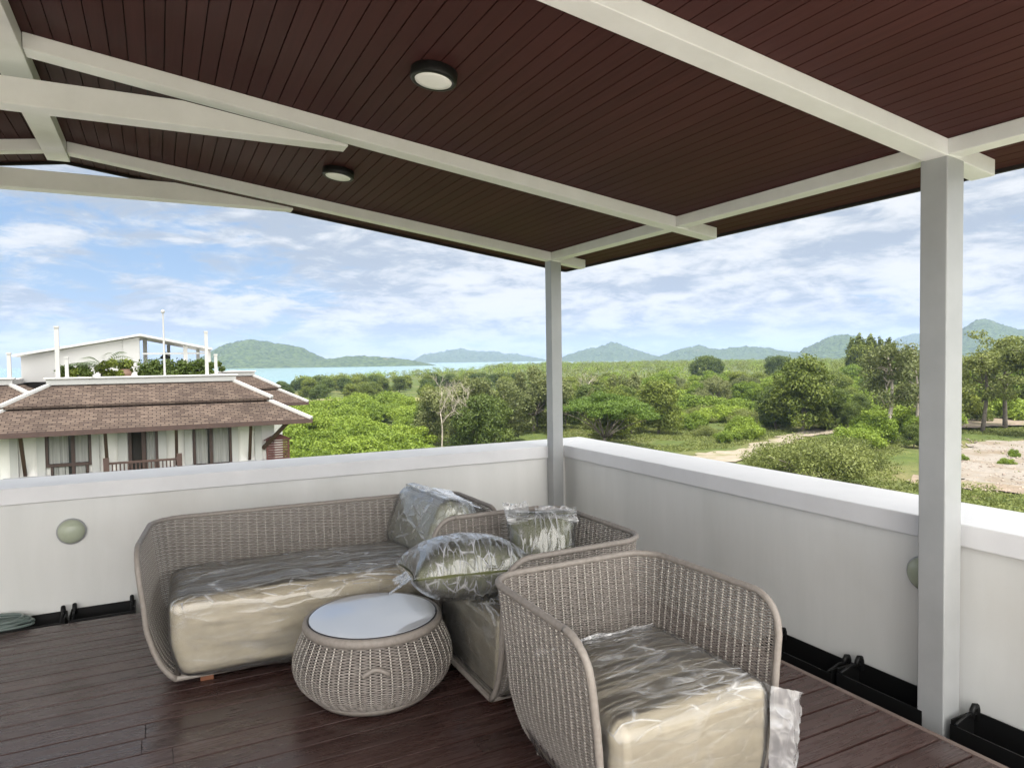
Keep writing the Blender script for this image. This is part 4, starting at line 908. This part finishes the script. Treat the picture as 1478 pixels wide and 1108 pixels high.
# the far woodland: one mass of crowns
def woodland():
    rs = np.random.default_rng(5); n = 2600; C = []; 
    while len(C) < n:
        px = rs.uniform(700, 1720); d = math.sqrt(rs.uniform(185**2, 950**2)); 
        if px < 820 and d < 290: continue
        if px < 1240 and d < 215: continue
        if px > 1240 and d < 230: continue
        lim = np.interp(px, [700,800,900], [750,950,1200])
        if d > lim: continue
        x, y = ground(px, d)[:2]; h = rs.uniform(4.6, 8.6) if d < 400 else rs.uniform(6.5, 9.6); 
        C.append((x, y, GZ+h*.62, h))
    for _ in range(260):
        px = rs.uniform(430, 720); d = rs.uniform(300, np.interp(px, [430,480,600,720], [322,360,560,800])); x, y = ground(px, d)[:2]; h = rs.uniform(4.5, 6.8); C.append((x, y, GZ+h*.6, h))
    C = np.array(C); h = C[:,3]; V, F, mi = [], [], []
    d = np.hypot(C[:,0]-CAM[0], C[:,1]-CAM[1]); b = 0
    for mod in range(3):
        sel = np.arange(len(C)) % 3 == mod; c = C[sel]
        sub = np.repeat(c, 7, 0); o = rs.normal(size=(len(sub),3)); o /= np.linalg.norm(o, axis=1)[:,None]; hh = sub[:,3:4]
        cc = sub[:,:3]+o*hh*[.26,.26,.20]; rr = np.tile(hh*rs.uniform(.15,.24,(len(sub),1)), (1,3))*[1,1,.75]
        v, f = leaves(cc, rr, 105000, .62, rs, up=.5); V.append(v); F.append(f+b); mi.append(np.full(len(f), mod)); b += len(v)
    me = np_mesh("far_woodland", np.vstack(V), np.vstack(F), np.concatenate(mi))
    o = link_mesh("far_woodland", me, [L_MID, L_BRIGHT, L_OLIVE]); tag(o, "far wood of green tree crowns reaching to the foot of the hills", "wood", kind='stuff')
woodland()
def grasses():
    rs = np.random.default_rng(8); V, F = [], []; n = 120000
    px = rs.uniform(420, 1680, n); d = np.sqrt(rs.uniform(40**2, 190**2, n)); keep0 = (px > 930) | (d > 78); keep = keep0.copy()
    dd = np.stack([_f]*n) + np.outer(px-739, _r)/FPX; dd = dd/np.hypot(dd[:,0], dd[:,1])[:,None]; x = CAM[0]+dd[:,0]*d; y = CAM[1]+dd[:,1]*d
    pt = np.stack([px, d], 1)
    yard = (px > 1300) & (d > 69) & (d < 112); track = (px > 940) & (px < 1345) & (np.abs(d-np.interp(px, [960,1050,1100,1160,1260,1340], [73,79,88,104,118,122])) < 8.0)
    keep &= ~(yard & (rs.random(n) > .03)) & ~(track & (rs.random(n) > .004)); keep &= fnoise(np.stack([x*.12, y*.12, x*0], 1), 3) > .40
    x, y, d = x[keep], y[keep], d[keep]; n = len(x)
    q = np.stack([x*.06, y*.06, x*0], 1); z = GZ+np.clip((d-35)/40,0,1)*np.clip((330-d)/100,0,1)*((fnoise(q,4)-.5)*1.1)
    C = np.stack([x, y, z+.12], 1); Rr = np.stack([rs.uniform(.2,.6,n), rs.uniform(.2,.6,n), rs.uniform(.06,.22,n)], 1)
    v, f = leaves(C, Rr, n*6, .19, rs, up=.1); o = link_mesh("rough_grass", np_mesh("rough_grass", v, f), L_OLIVE); tag(o, "rough green grass and weeds over the open ground", "grass", kind='stuff')
grasses()

def stones():
    rs = np.random.default_rng(31); n = 2300; px = rs.uniform(1335, 1640, n); d = rs.uniform(66, 106, n)
    dd = _f + np.outer(px-739, _r)/FPX; dd = dd/np.hypot(dd[:,0], dd[:,1])[:,None]; x = CAM[0]+dd[:,0]*d; y = CAM[1]+dd[:,1]*d; keep = fnoise(np.stack([x*.25, y*.25, x*0], 1), 3) > .46; x, y, d = x[keep], y[keep], d[keep]; n = len(x)
    q = np.stack([x*.06, y*.06, x*0], 1); z = GZ+.13+np.clip((d-35)/40,0,1)*np.clip((330-d)/100,0,1)*((fnoise(q,4)-.5)*1.1)
    o = np.array([(1,0,0),(0,1,0),(-1,0,0),(0,-1,0),(0,0,.8),(0,0,-.8)], float); s = (.04+.16*rs.random(n)**3)[:,None,None]*rs.uniform(.6,1.3,(n,6,1))
    V = (np.stack([x, y, z], 1)[:,None,:] + o[None]*s).reshape(-1,3); t = np.array([(0,1,4),(1,2,4),(2,3,4),(3,0,4),(1,0,5),(2,1,5),(3,2,5),(0,3,5)])
    F = (np.arange(n)[:,None,None]*6+t[None]).reshape(-1,3); ob = link_mesh("gravel_stones", np_mesh("gravel_stones", V, F), surf("grey_brown_stone", (.22,.18,.15), rough=.9, island=.4)); tag(ob, "loose stones and clods on the gravel yard", "stones", kind='stuff')
stones()

# ------------------------------------------------------------------ the neighbouring houses
def shingles():
    m, N, L = new_mat("brown_shingles"); out = N("ShaderNodeOutputMaterial"); p = N("ShaderNodeBsdfPrincipled"); L(p.outputs[0], out.inputs[0]); p.inputs["Roughness"].default_value = .85; p.inputs["Specular IOR Level"].default_value = .15
    tc = N("ShaderNodeTexCoord"); sep = N("ShaderNodeSeparateXYZ"); L(tc.outputs["Object"], sep.inputs[0])
    cb = N("ShaderNodeCombineXYZ"); ad = N("ShaderNodeMath"); L(sep.outputs[0], ad.inputs[0]); L(sep.outputs[1], ad.inputs[1]); sb = N("ShaderNodeMath"); sb.operation = 'MULTIPLY_ADD'; L(sep.outputs[2], sb.inputs[0]); sb.inputs[1].default_value = 2.2; sb.inputs[2].default_value = 20
    L(sep.outputs[0], cb.inputs[0]); L(sb.outputs[0], cb.inputs[1])
    br = N("ShaderNodeTexBrick"); L(cb.outputs[0], br.inputs[0]); br.inputs["Scale"].default_value = 1; br.inputs["Brick Width"].default_value = .21; br.inputs["Row Height"].default_value = .105; br.inputs["Mortar Size"].default_value = .013
    br.inputs["Color1"].default_value = (.056,.041,.034,1); br.inputs["Color2"].default_value = (.105,.080,.064,1); br.inputs["Mortar"].default_value = (.028,.020,.017,1); br.inputs["Bias"].default_value = -.1
    n = N("ShaderNodeTexNoise"); n.inputs["Scale"].default_value = 1.1; n.inputs["Detail"].default_value = 5; L(tc.outputs["Object"], n.inputs[0])
    mr = N("ShaderNodeMapRange"); L(n.outputs[0], mr.inputs[0]); mr.inputs[1].default_value = .3; mr.inputs[2].default_value = .7; mr.inputs[3].default_value = .8; mr.inputs[4].default_value = 1.2
    h = N("ShaderNodeHueSaturation"); L(br.outputs[0], h.inputs["Color"]); L(mr.outputs[0], h.inputs["Value"]); L(h.outputs[0], p.inputs["Base Color"])
    b = N("ShaderNodeBump"); b.inputs["Strength"].default_value = .6; b.inputs["Distance"].default_value = .02; L(br.outputs[1], b.inputs["Height"]); b.invert = True; L(b.outputs[0], p.inputs["Normal"])
    return m
SHINGLE = shingles(); HWALL = surf("house_white_wall", (.74,.73,.70), (.66,.65,.62), 1.2, .7); HTRIM = surf("house_white_trim", (.42,.42,.41), rough=.6)
BROWN = surf("dark_brown_timber", (.055,.030,.024), (.04,.022,.018), 5, .5); REDBROWN = surf("red_brown_lattice", (.11,.035,.03), rough=.6)
DARKGLASS = surf("dark_window_glass", (.012,.014,.016), rough=.06, spec=.7); CURTAIN = surf("grey_white_curtain", (.32,.32,.31), (.22,.22,.215), 3, .9, stretch=(12,12,.2)); ROOMSHADE = surf("painted_room_shade", (.02,.018,.016), rough=.9)
PALEPOLE = surf("pale_metal_pole", (.40,.40,.39), rough=.4); SHEETROOF = surf("grey_metal_roofing", (.42,.42,.41), rough=.4); CONC = surf("pale_terrace_slab", (.60,.60,.57), rough=.7)
ZE, ZM1, ZM2, ZR = -.215, .385, .430, 1.03
def tier(m, x0, x1, y0, y1, i0, i1, z0, z1):
    a = [(x0+i0,y0+i0,z0),(x1-i0,y0+i0,z0),(x1-i0,y1-i0,z0),(x0+i0,y1-i0,z0)]; b = [(x0+i1,y0+i1,z1),(x1-i1,y0+i1,z1),(x1-i1,y1-i1,z1),(x0+i1,y1-i1,z1)]
    dz = .07; lo = [(x,y,z-dz) for x,y,z in a]; li = [(x,y,z-dz) for x,y,z in b]
    for k in range(4): j = (k+1)%4; m.add([a[k],a[j],b[j],b[k]], [(0,1,2,3)]); m.add([a[k],a[j],lo[j],lo[k]], [(3,2,1,0)]); m.add([lo[k],lo[j],li[j],li[k]], [(3,2,1,0)])
    return a, b
def house(x0, x1, y0, y1, label):
    root = empty("house", ((x0+x1)/2, (y0+y1)/2, GZ)); tag(root, label, "house", "white houses with two tiered brown roofs")
    ox, oy = (x0+x1)/2, (y0+y1)/2
    def P(o): o.matrix_parent_inverse = Matrix.Translation((-ox, -oy, -GZ)); return o
    w = MB(); w.box((x0+.98, y0+1.02, GZ), (x1-.98, y1-1.0, ZE-.02)); wall = P(w.build("wall", HWALL, root))
    r = MB(); a1, b1 = tier(r, x0, x1, y0, y1, 0, 1.18, ZE, ZM1); a2, b2 = tier(r, x0, x1, y0, y1, 1.02, 2.06, ZM2, ZR-.05); roof = P(r.build("roof", SHINGLE, root))
    s = MB(); s.box((x0+.05, y0+.05, ZE-.10), (x1-.05, y1-.05, ZE-.074)); P(s.build("soffit", BROWN, root))
    f = MB(); f.box((x0-.02, y0-.03, ZE-.13), (x1+.02, y0+.03, ZE-.005)); f.box((x1-.03, y0+.031, ZE-.13), (x1+.03, y1, ZE-.006)); P(f.build("fascia", BROWN, root))
    for A, B in ((a1,b1),(a2,b2)):
        for k in range(4): p, q = np.array(A[k]), np.array(B[k]); h = MB(); h.bar(p+[0,0,.02], q+[0,0,.01], .12, .09); P(h.build("hip_cap", HTRIM, root, bevel=.01))
    c = MB(); i = 1.98; X0, X1, Y0, Y1 = x0+i, x1-i, y0+i, y1-i
    c.box((X0,Y0,ZR-.06),(X1,Y0+.30,ZR+.11)); c.box((X1-.30,Y0+.302,ZR-.06),(X1,Y1,ZR+.108)); c.box((X0,Y0+.302,ZR-.06),(X0+.30,Y1,ZR+.108)); c.box((X0-.06,Y0-.06,ZR+.112),(X1+.06,Y0+.26,ZR+.16))
    P(c.build("roof_parapet", HTRIM, root, bevel=.01))
    t = MB(); t.box((X0+.302,Y0+.302,ZR-.3),(X1-.302,Y1-.02,ZR-.02)); P(t.build("terrace_slab", CONC, root))
    return root, P
HY = 17.0
xr = float(aty(450,603,HY)[0]); xl = -7.95
H1, P1 = house(xl, xr, HY, 28.0, "white house with brown two tiered roof, curtained windows and a balcony, beyond the back wall")
y2 = 26.5; xr2 = float(aty(445,584,y2)[0]); house(xr-5.5, xr2, y2, 40, "house whose brown roof corner shows behind the right end of the nearer brown roof")
house(xl-9.5, xl+2.9, HY+1.7, 30.0, "house whose brown roof continues past the left edge of the picture")
YW = HY+1.02                                    # plane of the facade
def fx(px, py=660, y=YW): return float(aty(px, py, y)[0])
def fz(py, px=200, y=YW): return float(aty(px, py, y)[2])
def facade():
    zt = ZE-.06; zs = fz(676); t = .05
    # flat pilasters and sunk panels, with the ledge below
    for a, b in ((15,27),(54,66),(133,144),(171,185),(229,241),(267,278),(335,344),(368,378)):
        pil = MB(); pil.box((fx(a), YW-.10, zs), (fx(b), YW-.001, zt)); P1(pil.build("pilaster", HTRIM, H1))
    led = MB()
    for a, b in ((4,71),(128,186),(229,283),(331,387)): led.box((fx(a), YW-.20, zs-.16), (fx(b), YW-.001, zs)); led.box((fx(a)+.1, YW-.13, zs-1.5), (fx(b)-.1, YW-.001, zs-.16))
    P1(led.build("ledge", HTRIM, H1))
    for px in (36,155,255,360):
        m = MB(); m.bar((fx(px), YW-.03, zs+.04), (fx(px), YW-.62, ZE-.12), .085, .085, (0,1,0)); P1(m.build("roof_brace", BROWN, H1))
    m = MB(); m.bar((fx(380), YW-.05, fz(646,380)), (fx(380)+.62, YW-.75, ZE-.13), .11, .11, (0,1,0)); P1(m.build("roof_brace", BROWN, H1))
    def window(a, b, al, bl, mull, zlow):
        f = MB(); x0, x1 = fx(a), fx(b); zb = fz(668,(a+b)/2); y0, y1 = YW-.07, YW-.004
        f.box((x0,y0,zb),(x0+.07,y1,zt)); f.box((x1-.07,y0,zb),(x1,y1,zt)); f.box((x0+.07,y0,zt-.07),(x1-.07,y1,zt)); f.box((x0,y0-.01,zb-.08),(x1,y1,zb)); xm = fx(mull); f.box((xm-.045,y0,zb),(xm+.045,y1,zt-.07))
        xa, xb = fx(al), fx(bl); f.box((xa,y0,zb-1.2),(xa+.06,y1,zb-.08)); f.box((xb-.06,y0,zb-1.2),(xb,y1,zb-.08)); f.box((xm-.04,y0,zb-1.2),(xm+.04,y1,zb-.08))
        fr = P1(f.build("window", BROWN, H1))
        def sub(o): o.matrix_parent_inverse = Matrix.Identity(4); return o
        c = MB()
        for (p, q, zz0, zz1) in ((x0+.08, xm-.10, zb+.01, zt-.08), (xm+.05, x1-.09, zb+.01, zt-.08), (xa+.07, xm-.12, zb-1.15, zb-.09), (xm+.05, xb-.08, zb-1.15, zb-.09)):
            n = max(8, int((q-p)/.025)); xs = np.linspace(p, q, n); ys = YW-.022+.014*np.sin(xs*38+rng.random()*6)+.006*np.sin(xs*71)
            for i in range(n-1): c.add([(xs[i],ys[i],zz0),(xs[i+1],ys[i+1],zz0),(xs[i+1],ys[i+1],zz1),(xs[i],ys[i],zz1)], [(0,1,2,3)])
        o = c.build("curtain", CURTAIN, fr, True)
        g = MB(); g.box((x0+.06,YW-.006,zb-.0),(x1-.06,YW-.003,zt-.06)); g.box((xa+.05,YW-.006,zb-1.2),(xb-.05,YW-.003,zb-.08)); g.build("pane", DARKGLASS, fr)
    window(66, 133, 73, 128, 106, 0); window(279, 335, 285, 331, 305, 0)
    d = MB(); x0, x1 = fx(186), fx(229); y0, y1 = YW-.07, YW-.003; zb = zs-1.3; d.box((x0,y0,zb),(x0+.08,y1,zt)); d.box((x1-.08,y0,zb),(x1,y1,zt)); d.box((x0+.08,y0,zt-.10),(x1-.08,y1,zt)); d.box((fx(205),y0-.01,zb),(fx(211),y1,zt-.1)); dr = P1(d.build("balcony_door", BROWN, H1))
    i = MB(); i.box((x0+.06,YW-.006,zb),(x1-.06,YW-.003,zt-.05)); i.build("shade_panel", ROOMSHADE, dr)  # flat dark panel in the doorway; the room's shade is its colour
    c = MB(); n = 14; xs = np.linspace(fx(212), fx(226), n)
    for k in range(n-1):
        zz = [zs-.9+1.2*((xs[j]-xs[-1])/(xs[0]-xs[-1]))**1.0 for j in (k, k+1)]; yy = [YW-.03+.012*math.sin(j*1.9) for j in (k, k+1)]
        c.add([(xs[k],yy[0],zz[0]-.35),(xs[k+1],yy[1],zz[1]-.35),(xs[k+1],yy[1],zt-.1),(xs[k],yy[0],zt-.1)], [(0,1,2,3)])
    c.build("curtain", CURTAIN, dr, True)
    r = MB(); yb = YW-1.0; za = fz(664,205,yb); xa, xb = fx(153,660,yb), fx(259,660,yb)
    r.box((xa,yb-.03,za-.06),(xb,yb+.03,za)); r.box((xa,yb-.02,za-.95),(xb,yb+.02,za-.9)); 
    for k in range(19): x = xa+(xb-xa)*(k+.5)/19; r.box((x-.018,yb-.015,za-.9),(x+.018,yb+.015,za-.061))
    for x in (xa, xb): r.box((x-.07,yb-.07,za-1.0),(x+.07,yb+.07,za+.12))
    P1(r.build("balcony_railing", BROWN, H1))
facade()
def lattice():
    y = HY+.9; p = aty(401, 640, y); root = empty("lattice_screen", (p[0], y, GZ)); tag(root, "red brown slatted screen beside the right corner of the white house", "screen")
    m = MB(); z0, z1 = fz(690,401,y)-GZ, fz(634,401,y)-GZ; w = .30
    for k in range(16): z = z0+(z1-z0)*k/16; m.box((-w,-.02,z),(w,.02,z+.05))
    m.build("slats", REDBROWN, root); f = MB(); f.box((-w-.05,-.035,0),(-w,.035,z1)); f.box((w,-.035,0),(w+.05,.035,z1)); f.hexa([(-w-.12,-.12,z1),(w+.12,-.12,z1),(w+.12,.12,z1),(-w-.12,.12,z1)], [(-.1,-.05,z1+.16),(.1,-.05,z1+.16),(.1,.05,z1+.16),(-.1,.05,z1+.16)]); f.build("frame", REDBROWN, root)
lattice()
# on the neighbour's roof terrace
def pole(px, top, y, r, label, ball=False, square=True):
    x = float(aty(px, 545, y)[0]); z = float(aty(px, top, y)[2]); root = empty("roof_pole", (x, y, ZR+.09)); tag(root, label, "pole", "pale poles on the neighbour's roof")
    h = z-ZR-.09; m = MB()
    if square: m.box((-r,-r,0),(r,r,h)); m.box((-r*1.25,-r*1.25,h),(r*1.25,r*1.25,h+.05))
    else: m.tube([(0,0,0),(0,0,h*.5),(0,0,h)], [r, r*.85, r*.6], 8)
    m.build("shaft", PALEPOLE, root)
    b = MB()
    if ball: b.lathe([(0,h-.06),(.05,h-.03),(.06,h+.01),(.045,h+.05),(0,h+.07)], 12); b.build("finial", PALEPOLE, root, True)
    else: b.box((-r*2,-r*2,0),(r*2,r*2,.02)); b.build("base_plate", PALEPOLE, root)
yp = HY+2.15
pole(84, 473, yp, .055, "tallest thick square pale pole, above the left hip of the brown roof")
pole(14, 511, yp+1.6, .05, "square pale pole near the left edge, at the low end of the white gable")
pole(97, 517, yp, .045, "short square pale pole just left of the small palm")
pole(299, 480, yp, .050, "square pale pole at the right end of the neighbour's roof terrace", )
pole(312, 513, yp, .045, "shortest pale pole at the right end of the neighbour's roof terrace")
pole(238, 450, yp+.5, .035, "thin round white pole with a ball finial in the middle of the neighbour's roof", True, False)
def pavilion():
    y = 22.6; X = lambda px: float(aty(px,520,y)[0]); Z = lambda px, py: float(aty(px,py,y)[2])
    xa, xr_, xb = X(20), X(204), X(306); za, zr, zb = Z(20,515), Z(204,485), Z(306,505); root = empty("roof_pavilion", (xr_, y, ZR-.02)); tag(root, "white gabled pavilion standing on the neighbour's roof terrace", "pavilion")
    def P(o): o.matrix_parent_inverse = Matrix.Translation((-xr_, -y, -(ZR-.02))); return o
    d = 4.4; zf = ZR-.02; x1 = X(178); x0 = X(30)
    zt = lambda x: za+(zr-za)*(x-xa)/(xr_-xa)
    m = MB(); m.add([(x0,y,zf),(x1,y,zf),(x1,y,zt(x1)-.03),(x0,y,zt(x0)-.03),(x0,y+.12,zf),(x1,y+.12,zf),(x1,y+.12,zt(x1)-.03),(x0,y+.12,zt(x0)-.03)], [(0,1,2,3),(7,6,5,4),(1,0,4,5),(2,1,5,6),(3,2,6,7),(0,3,7,4)]); P(m.build("gable_wall", HTRIM, root))
    m = MB(); m.add([(x1+.004,y-.05,zf),(X(202),y-.05,zf),(X(202),y-.05,zt(X(202))-.03),(x1+.004,y-.05,zt(x1)-.03),(x1+.004,y+.5,zf),(X(202),y+.5,zf),(X(202),y+.5,zt(X(202))-.03),(x1+.004,y+.5,zt(x1)-.03)], [(0,1,2,3),(7,6,5,4),(1,0,4,5),(2,1,5,6),(3,2,6,7),(0,3,7,4)]); P(m.build("pier", HTRIM, root))
    for (p, zp, q, zq) in ((xa, za, xr_, zr), (xr_, zr, xb, zb)):
        m = MB(); t = .07; m.add([(p,y-.35,zp),(q,y-.35,zq),(q,y+d,zq),(p,y+d,zp),(p,y-.35,zp+t),(q,y-.35,zq+t),(q,y+d,zq+t),(p,y+d,zp+t)], [(3,2,1,0),(4,5,6,7),(0,1,5,4),(1,2,6,5),(2,3,7,6),(3,0,4,7)]); P(m.build("roof_slope", SHEETROOF, root))
    m = MB(); m.box((X(206),y-.02,Z(250,510)-.03),(xb-.1,y+.06,Z(250,510)+.03)); P(m.build("tie_beam", SHEETROOF, root))
    for px, yy, c in ((268,y,.07),(290,y+2,.06),(302,y,.05),(209,y+1.5,.07),(246,y+4,.06)):
        m = MB(); x = X(px); m.box((x-c,yy-c,zf),(x+c,yy+c,zb+(zr-zb)*(xb-x)/(xb-xr_)-.01)); P(m.build("column", SHEETROOF, root))
    m = MB(); x = X(239); yy = y+1.2; zz = zr-.30; m.tube([(x,yy,zr-.18),(x,yy,zz-.25)], .01, 6); m.lathe([(.0,zz-.52),(.16,zz-.50),(.17,zz-.42),(.09,zz-.36),(.085,zz-.26),(0,zz-.24)], 14, (x,yy,0)); P(m.build("pendant_lamp", LAMPBLACK, root))
pavilion()
FROND = leafmat("grey_green_fronds", (.060,.085,.045), (.130,.165,.085), .3)
def palm():
    y = HY+3.2; p = aty(148, 545, y); root = empty("palm", (p[0], y, ZR-.02)); tag(root, "small feathery palm on the neighbour's roof terrace in front of the white gable", "palm")
    rs = np.random.default_rng(2); t = MB(); t.tube([(0,0,0),(.02,0,.2),(0,.02,.42)], [.08,.07,.06], 8); t.build("trunk", BARK, root, True); V, F = [], []; b = 0
    for k in range(17):
        th = k*2.4; el = rs.uniform(.25, 1.1); L = rs.uniform(1.15, 1.6); n = 15
        for i in range(n):
            u = i/(n-1); r = L*u; q = np.array([math.cos(th)*r*math.cos(el), math.sin(th)*r*math.cos(el), .45+r*math.sin(el)-.75*u*u*L*.75]); side = np.array([-math.sin(th), math.cos(th), 0])
            for s in (-1, 1):
                l = .42*math.sin(math.pi*(.12+.85*u)); d = side*s*l*.8+np.array([math.cos(th), math.sin(th), -.5])*l*.5; wv = np.array([math.cos(th), math.sin(th), 0])*.026
                V += [q-wv, q+wv, q+d]; F.append((b, b+1, b+2)); b += 3
    link_mesh("fronds", np_mesh("fronds", np.array(V), np.array(F)), FROND, root)
palm()
def roof_bush(px, w, h, label, y=HY+2.9, kind=L_DARK, boxy=False, px1=None, name="potted_bush", n=2200):
    rs = np.random.default_rng(int(px)); x = float(aty(px,545,y)[0]); root = empty(name, (x, y, ZR-.02)); tag(root, label, "hedge" if boxy else "bush")
    if boxy:
        L = float(aty(px1,545,y)[0])-x; C = np.stack([rs.uniform(0,L,70), rs.uniform(-.2,.2,70), rs.uniform(.15,h-.1,70)], 1); Rr = np.full((70,3), .17); n = 5200
    else:
        k = 12; C = np.stack([rs.normal(size=k)*w*.45, rs.normal(size=k)*w*.4, rs.uniform(.2,.85,k)*h], 1); Rr = np.full((k,3), .26*w)*[1,1,.8]
    V, F = leaves(C, Rr, n, .085, rs); link_mesh("foliage", np_mesh("foliage", V, F), kind, root)
    m = MB()
    if boxy: m.box((-.1,-.2,0),(L+.1,.2,.16))
    else: m.lathe([(0,0),(.16,0),(.2,.2),(.17,.2),(0,.18)], 14)
    m.build("planter", CONC, root)
roof_bush(118, .55, .62, "leafy bush left of the small palm on the neighbour's roof")
roof_bush(178, .60, .80, "leafy bush right of the small palm on the neighbour's roof", kind=L_MID)
roof_bush(100, .40, .50, "lowest bush behind the short pole on the neighbour's roof", kind=L_MID)
roof_bush(204, 1, .66, "clipped dark green hedge along the neighbour's roof terrace", HY+3.4, L_DARK, True, 297, "hedge")
roof_bush(306, .34, .62, "small dark bush at the right end of the neighbour's roof terrace", HY+3.0)
def urn():
    y = HY+2.6; p = aty(181, 546, y); root = empty("clay_pot", (p[0], y, ZR-.02)); tag(root, "brown clay pot on the roof parapet under the right bush", "pot")
    m = MB(); m.lathe([(0,.10),(.10,.10),(.17,.2),(.18,.29),(.13,.36),(.145,.39),(.12,.39),(.1,.3),(0,.28)], 18); m.build("pot_body", surf("brown_clay", (.14,.085,.06), rough=.7), root, True)
    m = MB(); m.box((-.15,-.15,0),(.15,.15,.1)); m.build("plinth", CONC, root)
urn()
# ------------------------------------------------------------------ the air
def haze():
    m, N, L = new_mat("haze_air"); out = N("ShaderNodeOutputMaterial"); v = N("ShaderNodeVolumePrincipled"); v.inputs["Color"].default_value = (.48,.64,.95,1); v.inputs["Density"].default_value = HAZE; v.inputs["Anisotropy"].default_value = 0.0; L(v.outputs[0], out.inputs["Volume"])
    b = MB(); b.box((-7100,-7100,GZ-4), (7100,7100,190)); o = b.build("haze", m); tag(o, kind='stuff', label="pale bluish air that fades the far hills", cat="haze")
HAZE = 0.00013
haze()
